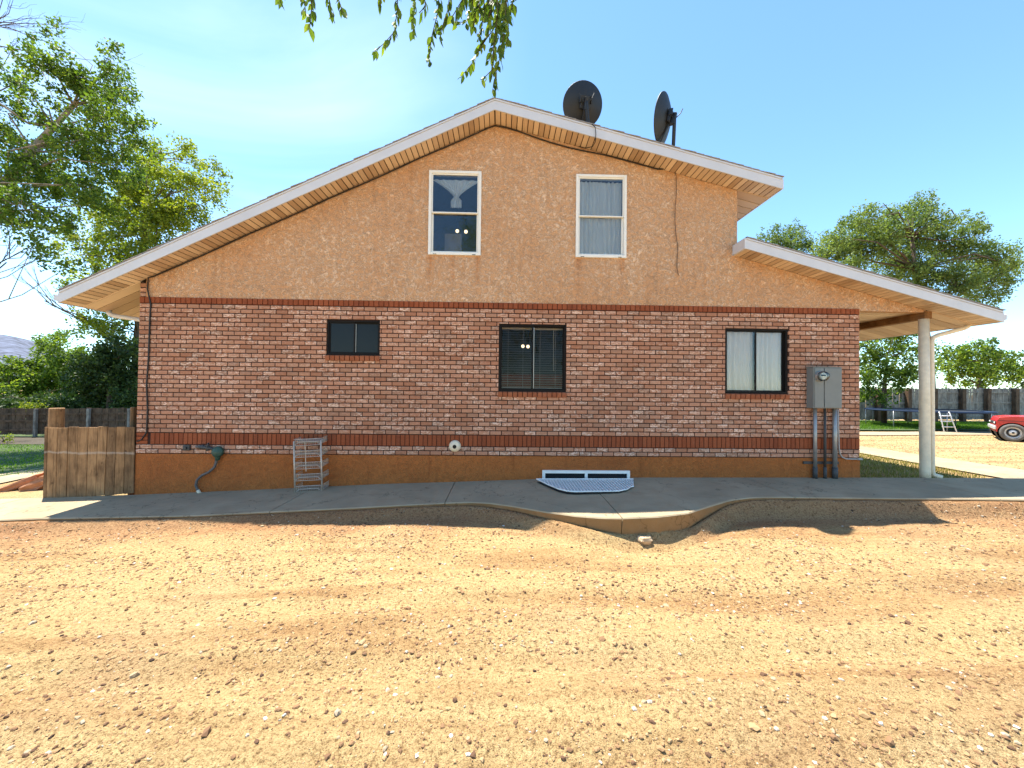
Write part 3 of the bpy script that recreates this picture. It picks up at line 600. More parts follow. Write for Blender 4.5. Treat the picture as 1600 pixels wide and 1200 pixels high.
# return of the porch fascia, eave fascias
mb = MB(); mb.prism([(4.128, -OV-.02, SP(4.128)-.004), (4.16, -OV-.02, SP(4.16)-.004), (4.16, -OV-.02, SP(4.16)+FH-.004), (4.128, -OV-.02, SP(4.128)+FH-.012)], (0, OV+.012, 0)); mb.build('fascia', 'fascia', rp)
for x, f, r, s in ((EL_, S, rl, -1), (ER_, S, rr, 1), (EP_, SP, rp, 1)):
    mb = MB(); mb.box((min(x, x+s*.018), -OV-.019, f(x)-.003), (max(x, x+s*.018), YB+.3, f(x)+FH-.03)); mb.build('eave_fascia', 'fascia', r)
def gutter(x, s, ztop, y0, r):
    pr = [(0, 0), (0, -.11), (.075, -.11), (.1, -.06), (.12, -.02), (.12, 0), (.112, 0), (.112, -.02), (.093, -.06), (.07, -.1), (.008, -.1), (.008, 0)]
    mb = MB(); mb.prism([(x+s*a, y0, ztop+b) for a, b in pr], (0, YB+.2-y0, 0)); mb.box((min(x, x+s*.1), y0-.002, ztop-.1), (max(x, x+s*.1), y0+.004, ztop-.02)); return mb.build('gutter', 'fascia', r)
gutter(EL_-.019, -1, S(EL_)+.15, -OV+.02, rl); gutter(EP_+.019, 1, SP(EP_)+.15, -OV+.02, rp)
# soffit panels: each vinyl strip its own piece
def panel_mesh(nm, sx, sy):
    mb = MB(); x, y = sx/2, sy/2
    mb.add([(-x, -y, .008), (x, -y, .008), (x, y, .008), (-x, y, .008), (-x+.002, -y+.002, 0), (x-.002, -y+.002, 0), (x-.002, y-.002, 0), (-x+.002, y-.002, 0)], [(4, 7, 6, 5), (0, 1, 2, 3), (0, 4, 5, 1), (1, 5, 6, 2), (2, 6, 7, 3), (3, 7, 4, 0)])
    me = bpy.data.meshes.new(nm); me.from_pydata(mb.v, [], mb.f); me.materials.append(M['soffit']); me.attributes.new('rnd', 'FLOAT', 'FACE'); return me
def rake_panels(xa, xb, f, r, ya=-OV, yb=0.0, pitch=.098):
    sl = math.atan2(f(xb)-f(xa), xb-xa); Ls = math.hypot(xb-xa, f(xb)-f(xa)); n = int(Ls/pitch); p = Ls/n; me = panel_mesh('soffit_panel', p-.013, yb-ya-.006)
    for i in range(n):
        t = (i+.5)/n; x = xa+(xb-xa)*t
        shared('soffit_panel', me, r, (x, (ya+yb)/2, f(x)+.003), (1, 1, 1), (random.uniform(-.003, .003), -sl+(.012 if i % 2 else -.012), 0))
rake_panels(EL_+.004, XP-.004, S, rl); rake_panels(XP+.004, ER_-.004, S, rr); rake_panels(4.165, EP_-.004, SP, rp)
def eave_panels(xa, xb, f, r, y0, y1, pitch=.2):
    sl = math.atan2(f(xb)-f(xa), xb-xa); Ls = math.hypot(xb-xa, f(xb)-f(xa)); n = int((y1-y0)/pitch); p = (y1-y0)/n; me = panel_mesh('soffit_panel', Ls-.008, p-.016); x = (xa+xb)/2
    for i in range(n): shared('soffit_panel', me, r, (x, y0+(i+.5)*p, f(x)+.003), (1, 1, 1), (.012 if i % 2 else -.012, -sl, 0))
eave_panels(EL_, XL, S, rl, .02, YB); eave_panels(XU, ER_, S, rr, .02, YB); eave_panels(7.83, EP_, SP, rp, .02, YB)
mb = MB(); mb.box((XR, .12, 3.125), (7.68, YB, 3.14)); cl = mb.build('porch_ceiling', 'groove', house)
me = panel_mesh('soffit_panel', 1.2, .184)
for i in range(44): shared('soffit_panel', me, cl, (7.075, .22+i*.2, 3.112), (1, 1, 1), (.01 if i % 2 else -.01, 0, 0))
for xa, xb, f, r in ((EL_+.01, XL, S, rl), (XU, ER_-.01, S, rr), (7.76, EP_-.01, SP, rp)):
    mb = MB(); mb.prism([(xa, -.012, f(xa)-.008), (xb, -.012, f(xb)-.008), (xb, -.012, f(xb)+.01), (xa, -.012, f(xa)+.01)], (0, .03, 0)); mb.build('soffit_trim', 'soffit', r)
mb = MB(); mb.box((7.68, -.02, 2.985), (7.82, YB, 3.12)); bevel(mb.build('porch_beam', 'beam_wood', house), .006)
pz = float(zs(7.75)); mb = MB(); mb.tube([(7.75, .05, pz-.02), (7.75, .05, pz+.12), (7.745, .05, 1.5), (7.74, .05, 2.985)], [.078, .076, .075, .075], 20); mb.build('porch_column', 'cream_paint', house, True)
mb = MB(); mb.tube([(8.66, .1, 2.93), (8.63, .1, 2.87), (8.56, .1, 2.835), (8.05, .08, 2.70), (7.93, .07, 2.645), (7.895, .06, 2.57), (7.895, .06, .2), (7.91, .05, .13), (7.99, -.02, .1)], .038, 10); mb.build('downspout', 'cream_paint', rp, True)
mb = MB(); mb.tube([(EL_+.02, .42, 2.98), (EL_+.03, .42, 2.92), (EL_+.1, .44, 2.885), (-6.5, .62, 2.80), (-6.37, .66, 2.74), (-6.345, .68, 2.6), (-6.345, .68, -.2)], .04, 10); mb.build('downspout', 'fascia', rl, True)
# ------------------------------------------------------------------ windows
def pane(mbname, a, b, y, mat, par): mb = MB(); mb.box((a[0], y, a[1]), (b[0], y+.004, b[1])); return mb.build(mbname, mat, par)
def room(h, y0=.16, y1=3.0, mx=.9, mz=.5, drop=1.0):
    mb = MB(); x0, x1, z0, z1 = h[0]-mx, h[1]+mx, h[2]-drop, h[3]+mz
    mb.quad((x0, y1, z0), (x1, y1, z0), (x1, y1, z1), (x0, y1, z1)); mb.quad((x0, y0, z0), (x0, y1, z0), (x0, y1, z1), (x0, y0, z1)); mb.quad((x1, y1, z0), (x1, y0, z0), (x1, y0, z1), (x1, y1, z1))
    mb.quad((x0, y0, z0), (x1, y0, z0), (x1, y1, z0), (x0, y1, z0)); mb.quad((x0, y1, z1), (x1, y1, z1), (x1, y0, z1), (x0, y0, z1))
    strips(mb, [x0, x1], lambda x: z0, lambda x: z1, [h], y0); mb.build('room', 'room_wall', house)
def ring(mb, h, t, y0, y1):
    x0, x1, z0, z1 = h; mb.box((x0, y0, z0), (x0+t, y1, z1)); mb.box((x1-t, y0, z0), (x1, y1, z1)); mb.box((x0+t, y0, z0), (x1-t, y1, z0+t)); mb.box((x0+t, y0, z1-t), (x1-t, y1, z1))
def slider(h, glassL, glassR, light_stile):
    wroot = empty('window', ((h[0]+h[1])/2, 0, h[2])); wroot.parent = house; ORG[wroot] = Vector(wroot.location)
    mb = MB(); ring(mb, h, .03, .012, .1); f = bevel(mb.build('frame', 'bronze', wroot), .003, 1)
    xm = (h[0]+h[1])/2; i = .03
    mb = MB(); ring(mb, (h[0]+i+.001, xm+.018, h[2]+i+.001, h[3]-i-.001), .022, .03, .052); mb.build('sash', 'bronze', wroot)
    mb = MB(); ring(mb, (xm-.018, h[1]-i-.001, h[2]+i+.001, h[3]-i-.001), .022, .06, .082); mb.build('sash', 'bronze', wroot)
    if light_stile: mb = MB(); mb.box((xm+.021, .05, h[2]+.052), (xm+.031, .059, h[3]-.052)); mb.build('stile', 'alu', wroot)
    mb = MB(); mb.box((h[0]+.03, .004, h[2]+.006), (h[1]-.03, .0115, h[2]+.03)); mb.build('sill_track', 'bronze', wroot)
    pane('pane', (h[0]+i+.02, h[2]+i+.02), (xm, h[3]-i-.02), .04, glassL, wroot); pane('pane', (xm, h[2]+i+.02), (h[1]-i-.02, h[3]-i-.02), .07, glassR, wroot)
    sl = empty('window_sill', ((h[0]+h[1])/2, 0, h[2]-.1)); sl.parent = house; ORG[sl] = Vector(sl.location)
    n = int(round((h[1]-h[0]+.02)/.0875)); p = (h[1]-h[0]+.02)/n
    for k in range(n): shared('sill_brick', SL_, sl, (h[0]-.01+(k+.5)*p, .018, h[2]-.052), (p-.011, .13, .088), (.16, 0, random.uniform(-.01, .01)))
    return wroot
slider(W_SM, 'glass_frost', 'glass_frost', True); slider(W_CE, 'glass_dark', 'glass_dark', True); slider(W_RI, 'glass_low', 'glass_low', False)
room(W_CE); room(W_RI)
def hung(h, rail):
    wroot = empty('window', ((h[0]+h[1])/2, 0, h[2])); wroot.parent = house; ORG[wroot] = Vector(wroot.location)
    mb = MB(); ring(mb, h, .048, -.034, .1); bevel(mb.build('frame', 'vinyl', wroot), .004, 2)
    zm = h[2]+(h[3]-h[2])*rail; a = (h[0]+.0485, h[1]-.0485)
    mb = MB(); ring(mb, (a[0], a[1], zm-.018, h[3]-.0485), .022, -.018, .012); bevel(mb.build('sash', 'vinyl', wroot), .003, 1)
    mb = MB(); ring(mb, (a[0], a[1], h[2]+.0485, zm+.016), .032, .018, .05); bevel(mb.build('sash', 'vinyl', wroot), .003, 1)
    pane('pane', (a[0]+.02, zm), (a[1]-.02, h[3]-.066), -.004, 'glass', wroot); pane('pane', (a[0]+.03, h[2]+.075), (a[1]-.03, zm-.012), .032, 'glass', wroot)
    mb = MB()
    for x in (h[0]+.12, h[1]-.12): mb.box((x-.03, -.038, h[2]+.004), (x+.03, -.0345, h[2]+.014))
    mb.build('weep_slot', 'gasket', wroot)
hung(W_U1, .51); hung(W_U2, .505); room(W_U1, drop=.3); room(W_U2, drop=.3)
def curtain(name, label, cat, x0, x1, z0, z1, y, mat, folds, amp, shape=None, group=None):
    nu, nv = 70, 26; vs = []; ph = random.uniform(0, 6)
    for j in range(nv+1):
        v = j/nv
        for i in range(nu+1):
            u = i/nu; a, b = (x0, x1) if shape is None else shape(v)
            uu = u+.012*math.sin(9*u+ph)+.01*math.sin(5*v+7*u); x = a+(b-a)*uu
            yy = y+amp*math.sin(folds*2*math.pi*u+ph+.8*math.sin(3*v))*(.55+.45*v)+.4*amp*math.sin(folds*4.7*u+ph*2+v)
            vs.append((x, yy, z1+(z0-z1)*v))
    mb = MB(); n = nu+1; mb.add(vs, [(j*n+i, (j+1)*n+i, (j+1)*n+i+1, j*n+i+1) for j in range(nv) for i in range(nu)])
    return tag(mb.build(name, mat, smooth=True, origin=((x0+x1)/2, y, z0)), label, cat, group)
curtain('curtain', 'white sheer curtain panel filling the left of the upper right window', 'curtain', 1.33, 1.76, 3.99, 5.40, .095, 'sheer', 6, .024)
curtain('curtain', 'white sheer curtain panel filling the right of the upper right window', 'curtain', 1.74, 2.13, 3.99, 5.40, .105, 'sheer', 5, .026)
curtain('lace_curtain', 'lace curtain swept open behind left pane of the ground floor window by meter box', 'curtain', 4.03, 4.58, 1.6, 2.72, .118, 'lace', 6, .02, lambda v: (4.03, 4.60-.0*v))
curtain('lace_curtain', 'lace curtain behind right pane of the ground floor window by meter box', 'curtain', 4.6, 5.1, 1.6, 2.72, .125, 'lace', 6, .02, lambda v: (4.6, 5.12))
xc = (W_U1[0]+W_U1[1])/2+.01
def tie(v):
    if v < .62: k = .40*(1-v/.62)**1.35+.045
    else: k = .045+.055*min(1, (v-.62)/.12)
    return (xc-k, xc+k)
curtain('valance', 'thin white scarf valance knotted in the middle of upper left window', 'curtain', xc-.4, xc+.4, 4.86, 5.36, .07, 'sheer_thin', 7, .014, tie)
# venetian blind in the middle ground-floor window
bl = empty('venetian_blind', (.53, .2, 1.62), 'open venetian blind with thin horizontal slats in the middle ground floor window', 'blind')
me = bpy.data.meshes.new('slat'); me.from_pydata([(-.555, -.012, 0), (.555, -.012, 0), (.555, .0, .0035), (-.555, .0, .0035), (.555, .012, 0), (-.555, .012, 0)], [], [(0, 1, 2, 3), (3, 2, 4, 5)]); me.materials.append(M['blind_slat']); me.attributes.new('rnd', 'FLOAT', 'FACE')
for i in range(25): shared('slat', me, bl, (.533, .16, 1.665+i*.0425), (1, 1, 1), (.12, 0, random.uniform(-.002, .002)))
mb = MB(); mb.box((-.02, .14, 2.70), (1.086, .18, 2.74)); mb.build('head_rail', 'blind_slat', bl); mb = MB(); mb.box((-.02, .145, 1.62), (1.086, .175, 1.645)); mb.build('bottom_rail', 'blind_slat', bl)
for x in (.1, .37, .68, .96): mb = MB(); mb.tube([(x, .146, 1.64), (x, .146, 2.71)], .0018, 5); mb.build('cord', 'blind_slat', bl)
mb = MB(); mb.tube([(.92, .135, 2.7), (.925, .135, 1.95)], .004, 6); mb.build('wand', 'blind_slat', bl)
def lamp(name, label, pts, r, up):
    o = empty(name, pts[0], label, 'lamp')
    for p in pts:
        mb = MB(); mtx = Matrix.Translation(p); mb.lathe([(max(.001, r*math.sin(math.pi*i/8)), -r*math.cos(math.pi*i/8)) for i in range(9)], mtx, 12); mb.build('bulb', 'bulb', o, True)
        mb = MB(); mb.tube([(p[0], p[1], p[2]+r*.9), (p[0], p[1], p[2]+up)], .012, 6); mb.build('stem', 'dark_steel', o)
lamp('ceiling_lamp', 'lit globe lamp seen through the blind of middle ground floor window', [tuple(at(817, 541, 1.6)), tuple(at(825, 541.5, 1.45))], .036, .5)
lamp('ceiling_lamp', 'pair of lit globes behind lower pane of upper left window', [tuple(at(714.5, 361, 1.3)), tuple(at(728, 362, 1.3))], .036, .45)
p0, p1 = at(783, 582, 1.0), at(884, 612, 1.0)
mb = MB(); mb.box((p0.x-.15, 1.0, .8), (p1.x+.1, 1.5, p0.z-.02)); bevel(mb.build('sofa', 'red_cloth', origin=(.5, 1.2, .8)), .06, 3); tag(bpy.data.objects['sofa'], 'dark red sofa back inside the middle ground floor window', 'sofa')
p0, p1 = at(695, 365, .5), at(721, 394, .5)
mb = MB(); mb.box((p0.x, .5, p1.z), (p1.x, .62, p0.z)); tag(bevel(mb.build('carton', 'box_tan', origin=(p0.x, .5, p1.z)), .004), 'brown carton standing inside the upper left window', 'box')
# basement window and its cover
bx0, bx1 = at(847, 740).x, at(983, 740).x; bzt = at(915, 734.5).z; bz0 = float(zs(1.5))+.004
wroot = empty('basement_window', ((bx0+bx1)/2, -.03, bz0)); wroot.parent = house; ORG[wroot] = Vector(wroot.location)
mb = MB(); ring(mb, (bx0, bx1, bz0-.1, bzt), .05, -.05, -.009); xm = (bx0+bx1)/2; mb.box((xm-.025, -.049, bz0-.05), (xm+.025, -.01, bzt-.05)); mb.build('frame', 'white_metal', wroot)
for a, b in ((bx0+.05, xm-.025), (xm+.025, bx1-.05)): pane('pane', (a, bz0-.05), (b, bzt-.05), -.02, 'truck_glass', wroot)
gr = empty('window_well_cover', (xm, -.3, bz0), 'white perforated metal cover over the basement window well', 'grate')
gpx = [(838.5, 748.5), (856, 757), (873, 764), (885, 767), (898, 768.2), (967, 767.2), (979, 764.5), (986, 760.5), (989.5, 760), (989.5, 748.5)]
zc = bz0+.03; op = [onz(x, y, zc) for x, y in gpx]
mb = MB(); mb.tube(op+[op[0]], .011, 6); mb.build('rim', 'white_metal', gr)
def cross(vals, axis_):                                      # span of the outline along a line
    hits = []; n_ = len(op)
    for i in range(n_):
        p_, q_ = op[i], op[(i+1) % n_]; u0, u1 = p_[axis_], q_[axis_]
        if (u0-vals)*(u1-vals) < 0: t_ = (vals-u0)/(u1-u0); hits.append(p_[1-axis_]+(q_[1-axis_]-p_[1-axis_])*t_)
    return (min(hits), max(hits)) if len(hits) > 1 else None
mb = MB(); x_ = op[0].x+.02
while x_ < op[-1].x:
    c_ = cross(x_, 0)
    if c_: mb.box((x_-.0065, c_[0], zc-.004), (x_+.0065, c_[1], zc+.004))
    x_ += .05
y_ = op[0].y-.02
while y_ > op[4].y:
    c_ = cross(y_, 1)
    if c_: mb.box((c_[0], y_-.006, zc-.0035), (c_[1], y_+.006, zc+.0035))
    y_ -= .06
tag(mb.build('grid', 'white_metal', gr), kind='stuff')
mb = MB(); mb.poly([(p.x, p.y, float(zs(p.x))+.003) for p in op][::-1]); mb.build('well_shade_plate', 'gasket', gr)  # near-black plate on the slab, its colour standing in for shade in the well
# wall vent
c = at(711, 697, -.02)
vent = empty('wall_vent', c); vent.parent = house; ORG[vent] = Vector(c)
mtx = Matrix.Translation(c) @ Matrix.Rotation(rad(90), 4, 'X')
mb = MB(); mb.lathe([(.104, 0), (.104, .012), (.098, .03), (.085, .055), (.06, .072), (.034, .078)], mtx, 24); mb.build('hood', 'cream_paint', vent, True)
mb = MB(); mb.lathe([(.034, .08), (.032, .05), (.001, .05)], mtx, 16); mb.build('opening', 'gasket', vent)
# ------------------------------------------------------------------ things on the house
# cables
cp = [at(x, y, -.025) for x, y in ((214, 690), (221, 687), (229, 676), (230.5, 640), (229, 600), (232, 560), (234, 500))]+[at(235.5, 475, -.035), at(230.5, 452, -.03), at(231.5, 434, -.03)]
for x in np.linspace(-6.05, XP-.15, 26): cp.append(Vector((x, -.03, S(x)-.028-.012*abs(math.sin(x*2.1)))))
cp.append(Vector((XP, -.03, S(XP)-.045)))
for x in np.linspace(XP+.2, 2.75, 14): cp.append(Vector((x, -.03, S(x)-.03-.05*math.sin(math.pi*min(1, max(0, (x-.2)/1.6))))))
cp += [at(1035, 264, -.03), at(1042, 262, -.03), at(1049, 260.5, -.03)]
mb = MB(); mb.tube(cp, .0115, 6); tag(mb.build('cable', 'cable', smooth=True, origin=cp[0]), 'black cable running up the left corner and along the gable soffit', 'cable')
wp = [at(x, y, -.022) for x, y in ((1049, 260.5), (1054, 264), (1056.5, 275), (1057, 300), (1055, 325), (1054.5, 345), (1056, 365), (1059, 385), (1058, 405), (1057.5, 417), (1060, 430))]
mb = MB(); mb.tube(wp, .006, 5); tag(mb.build('wire', 'cable_brown', smooth=True, origin=wp[-1]), 'thin brown wire dangling on stucco right of the upper right window', 'wire')
# satellite dishes
def dish(label, ctr, normal, rx, rz, base, arm):
    root = empty('satellite_dish', base, label, 'satellite dish', 'satellite dishes on the roof'); n = Vector(normal).normalized()
    xa = n.cross(Vector((0, 0, 1))).normalized(); za = xa.cross(n)
    m3 = Matrix((xa, za, n)).transposed().to_4x4(); mtx = Matrix.Translation(ctr) @ m3 @ Matrix.Diagonal((rx, rz, 1, 1))
    prof = [(.001, -.115), (.2, -.11), (.4, -.096), (.6, -.072), (.8, -.038), (.96, -.006), (1.0, 0), (1.0, .012), (.955, .012)]+[(a, b+.02) for a, b in ((.8, -.036), (.6, -.070), (.4, -.094), (.2, -.108), (.001, -.113))]
    mb = MB(); mb.lathe(prof, mtx, 40); mb.build('reflector', 'black_dish', root, True)
    bk = Vector(ctr)-n*.13
    mb = MB(); mb.box((-.09, -.1, -.03), (.09, .1, .02), Matrix.Translation(bk) @ m3); mb.box((-.03, -.13, -.1), (.03, .06, -.03), Matrix.Translation(bk) @ m3); mb.box((-.11, -.02, -.06), (-.085, .09, .0), Matrix.Translation(bk) @ m3); mb.box((.085, -.02, -.06), (.11, .09, .0), Matrix.Translation(bk) @ m3); bevel(mb.build('bracket', 'dark_steel', root), .008)
    k = bk-n*.07; b = Vector(base)
    mb = MB(); mb.tube([b, b+Vector((0, 0, .1)), Vector((b.x*.6+k.x*.4, b.y*.6+k.y*.4, b.z+.22)), k+Vector((0, 0, -.06)), k+Vector((0, 0, .05))], .03, 10); mb.build('mast', 'dark_steel', root, True)
    mb = MB(); mb.box((b.x-.13, b.y-.1, b.z-.03), (b.x+.13, b.y+.1, b.z+.02)); bevel(mb.build('foot', 'dark_steel', root), .01)
    e0 = Vector(ctr)-za*rz*.98-n*.03; e1 = e0+n*arm-za*.04; mb = MB(); mb.tube([bk-za*.1, e0-za*.03, e1], .014, 8); mb.build('feed_arm', 'dark_steel', root)
    mb = MB(); mb.box((-.09, -.03, -.05), (.09, .04, .05), Matrix.Translation(e1) @ m3); bevel(mb.build('receiver', 'dark_steel', root), .01)
    for s in (-1, 1): mb = MB(); mb.tube([k+Vector((.03*s, 0, -.02)), k+Vector((.1*s, -.02, .05)), k+Vector((.13*s, -.03, .12))], .008, 6); mb.build('stay', 'dark_steel', root)
    return root
b1 = at(919, 190, -.24); dish('round black satellite dish facing away near the ridge', tuple(at(910.5, 164, -.12)), (-.12, .9, .34), .36, .365, (b1.x, -.22, S(b1.x)+.2), .45)
dish('narrow black satellite dish seen edge on lower down the right roof slope', tuple(at(1035.5, 186, -.22)), (-.76, .62, .2), .375, .41, (at(1052, 225, -.22).x, -.22, S(at(1052, 225, -.22).x)+.2), .42)
lp = [Vector((b1.x+.06, -.25, S(b1.x)+.23)), at(925, 194, -.39), at(930, 199, -.395), at(931, 210, -.395), at(930, 222, -.34), at(926, 229, -.2), at(915, 231.5, -.06), at(904, 229, -.03)]
mb = MB(); mb.tube(lp, .007, 5); tag(mb.build('dish_lead', 'cable', smooth=True, origin=lp[0]), 'short looping lead dropping from the round dish over the fascia', 'cable')
# electric meter box
A, B = at(1271, 574, -.17), at(1315, 638.5, -.17)
mroot = empty('electric_meter_box', ((A.x+B.x)/2, 0, B.z), 'grey electric meter box with round glass meter at right end of wall', 'meter box')
mb = MB(); mb.box((A.x, -.17, B.z), (B.x, -.012, A.z)); bevel(mb.build('cabinet', 'meter_grey', mroot), .006)
xs_ = A.x+(B.x-A.x)*.365
mb = MB(); mb.box((A.x+.012, -.182, B.z+.012), (xs_-.006, -.171, A.z-.012)); bevel(mb.build('door', 'meter_grey', mroot), .004)
mb = MB(); mb.box((xs_+.006, -.186, B.z+.012), (B.x-.008, -.171, A.z-.012)); bevel(mb.build('door', 'meter_grey', mroot), .004)
mb = MB(); mb.box((A.x-.01, -.18, A.z), (B.x+.008, -.012, A.z+.012)); mb.build('rain_lip', 'meter_grey', mroot)
c = at(1281.5, 588, -.19); mtx = Matrix.Translation(c) @ Matrix.Rotation(rad(90), 4, 'X')
mb = MB(); mb.lathe([(.088, -.01), (.09, .03), (.085, .04)], mtx, 24); mt = mb.build('meter_ring', 'alu', mroot, True)
mb = MB(); mb.lathe([(.082, .03), (.08, .1), (.07, .118), (.04, .124), (.001, .125)], mtx, 24); mb.build('meter_glass', 'meter_glass', mt, True)
mb = MB(); mb.lathe([(.07, .03), (.07, .07), (.001, .07)], mtx, 20); mb.build('meter_dial', 'rim', mt)
mb = MB(); mb.box((c.x-.04, c.y-.076, c.z-.0), (c.x+.04, c.y-.0705, c.z+.028)); mb.build('meter_display', 'gasket', mt)
for nm, px, r, mat in (('conduit', 1273.5, .03, 'galv'), ('conduit', 1289, .022, 'conduit_dark'), ('conduit', 1304.5, .036, 'galv')):
    x = at(px, 690, -.07).x; mb = MB(); mb.tube([(x, -.07, B.z+.02), (x, -.07, float(zs(x))+.2)], r, 12); k = mb.build(nm, mat, mroot, True)
    mb = MB(); mb.tube([(x, -.07, float(zs(x))+.2), (x, -.07, float(zs(x))-.02)], r*1.25, 12); mb.build('sleeve', 'conduit_dark', k, True)
a, b = at(1257, 723, -.05), at(1312, 723, -.05); mb = MB(); mb.box((a.x, -.035, a.z-.025), (b.x, -.01, a.z+.02)); mb.build('strut', 'conduit_dark', mroot)
pp = [at(x, y, -.03) for x, y in ((1309.5, 640), (1310, 670), (1311, 700), (1312.5, 709), (1316, 714.5), (1322, 717), (1345, 717.5))]
mb = MB(); mb.tube(pp, .011, 8); mb.build('side_conduit', 'pvc', mroot, True); mb = MB(); mb.tube([pp[-1]-Vector((.06, 0, 0)), pp[-1]+Vector((.02, 0, 0))], .018, 8); mb.build('coupling', 'pvc', mroot, True)
# gas riser
c = at(340, 706, -.07); groot = empty('gas_regulator', c, 'green gas regulator with grey riser hose low on the left wall', 'regulator')
mtx = Matrix.Translation(c) @ Matrix.Rotation(rad(80), 4, 'X')
mb = MB(); mb.lathe([(.03, -.05), (.085, -.04), (.095, -.01), (.095, .01), (.085, .03), (.05, .05), (.03, .06), (.001, .06)], mtx, 20); mb.build('diaphragm', 'green_paint', groot, True)
mb = MB(); mb.tube([c+Vector((.0, .01, .04)), c+Vector((-.01, .01, -.08)), c+Vector((0, .01, -.15))], [.04, .045, .03], 10); mb.build('body', 'green_paint', groot, True)
q = [at(x, y, -.06) for x, y in ((339, 714), (338, 722), (335, 730), (326, 738), (315, 743), (308, 750), (306, 758), (309, 766), (313, 772))]
mb = MB(); mb.tube(q, .021, 8); mb.build('riser_hose', 'pipe_grey', groot, True); mb = MB(); mb.tube(q[-2:], .026, 8); mb.build('hose_end', 'cream_paint', groot, True)
mb = MB(); mb.tube([at(338, 703, -.06), at(326, 700, -.06), at(312, 698, -.06)], [.028, .022, .03], 10); mb.tube([at(325, 696, -.06), at(325, 704, -.06)], .03, 10); mb.tube([at(317, 695, -.06), at(317, 702, -.06)], .022, 10); mb.tube([at(326, 692, -.06), at(323, 698, -.1)], .014, 8); mb.build('valve', 'conduit_dark', groot, True)
mb = MB(); mb.tube([at(313, 699, -.06), at(308, 698, -.06), at(307, 698, .02)], .024, 8); mb.build('elbow', 'pipe_grey', groot, True)
a = at(293, 699.5, -.02); mb = MB(); mb.box((a.x-.055, -.055, a.z-.045), (a.x+.055, -.012, a.z+.045)); mb.tube([(a.x, -.05, a.z), (a.x, -.085, a.z)], .025, 10); tag(bevel(mb.build('outlet_box', 'conduit_dark', origin=a), .006), 'small dark outlet box on brick left of the gas regulator', 'outlet')
# wire rack
fl = onz(461, 770.5, -.165); fr = onz(505.5, 768, -.15); w_ = fr.x-fl.x; d_ = .31
rk = empty('wire_rack', fl, 'bent five tier metal wire rack leaning against the foundation', 'rack')
ht = .86; lean = -.045
def RP(u, v, h): return Vector((fl.x+w_*u+lean*h/ht, fl.y+d_*v+.02*h, fl.z+h+.025*u+.02*v))
for u in (0, 1):
    for v in (0, 1): mb = MB(); mb.tube([RP(u, v, 0), RP(u, v, ht)], .014, 8); mb.build('post', 'chrome_wire', rk, True)
for s in range(5):
    h = .035+s*.195; mb = MB()
    for v in (0, 1): mb.tube([RP(0, v, h-.02), RP(.05, v, h-.015), RP(.16, v, h+.025), RP(.84, v, h+.025), RP(.95, v, h-.015), RP(1, v, h-.02)], .006, 6); mb.tube([RP(0, v, h-.03), RP(1, v, h-.03)], .005, 6)
    for u in (0, 1): mb.tube([RP(u, 0, h), RP(u, 1, h)], .006, 6)
    for i in range(1, 19): mb.tube([RP(i/19, 0, h), RP(i/19, 1, h)], .0036, 4)
    for i in range(1, 4): mb.tube([RP(0, i/4, h-.003), RP(1, i/4, h-.003)], .004, 4)
    for v in (0, 1):                                          # wire basket lip
        mb.tube([RP(0, v, h+.075), RP(1, v, h+.075)], .005, 5)
        for i in range(1, 15): mb.tube([RP(i/15, v, h-.02), RP(i/15, v, h+.075)], .0026, 4)
    for u in (0, 1):
        mb.tube([RP(u, 0, h+.075), RP(u, 1, h+.075)], .005, 5)
        for i in range(1, 9): mb.tube([RP(u, i/9, h-.02), RP(u, i/9, h+.075)], .0026, 4)
    mb.build('shelf', 'chrome_wire', rk)
mb = MB(); mb.box((0, 0, 0), (w_, d_, .006), Matrix.Translation(RP(0, 0, ht)) @ Matrix.Rotation(.05, 4, 'X')); mb.build('top_tray', 'galv', rk)
mb = MB(); mb.tube([RP(.4, .02, ht-.02), RP(.42, .02, .35)], .007, 6); mb.build('rod', 'chrome_wire', rk)
# plank gate and posts
ge = [(66, 783), (71.5, 783), (87, 782), (103, 781), (119, 780.5), (134, 779.5), (149, 778.5), (163, 777.5), (178, 776), (193, 774.5), (209, 773)]
gt = [(69, 668), (74, 668), (90.5, 668), (106.5, 667.5), (122, 667.5), (138, 667), (153, 667), (168.5, 667), (182, 667), (196, 667), (210, 667)]
gate = empty('plank_gate', tuple(at(140, 780)), 'weathered plank gate closing the gap beside the left house corner', 'gate')
for i in range(10):
    b0, b1, t0, t1 = at(*ge[i], -.03), at(*ge[i+1], -.03), at(*gt[i], -.03), at(*gt[i+1], -.03); g_ = .004 if i not in (1, 6) else .009
    dz = random.uniform(-.008, .008); mb = MB(); yy = random.uniform(-.004, .004)
    mb.prism([(b0.x+.003, -.03+yy, b0.z+.03+dz), (b1.x-g_, -.03+yy, b1.z+.03+dz), (t1.x-g_, -.03+yy, t1.z+dz), (t0.x+.003, -.03+yy, t0.z+dz)], (0, .022, 0)); bevel(mb.build('plank', 'gate_wood', gate), .003, 1)
for z in (-.12, .66): mb = MB(); mb.box((at(70, 700).x, .0, z-.045), (at(209, 700).x, .038, z+.045)); mb.build('rail', 'gate_wood', gate)
def roundpost(label, px, ptop, Y, r, mat='gate_wood'):
    t = at(px, ptop, Y); z0 = float(gz(t.x, Y))-.1; mb = MB(); mb.tube([(t.x, Y, z0), (t.x, Y, (z0+t.z)/2), (t.x+.005, Y, t.z-.012), (t.x+.005, Y, t.z)], [r*1.04, r, r*.99, r*.9], 18)
    return tag(mb.build('timber_post', mat, smooth=False, origin=(t.x, Y, z0)), label, 'post')
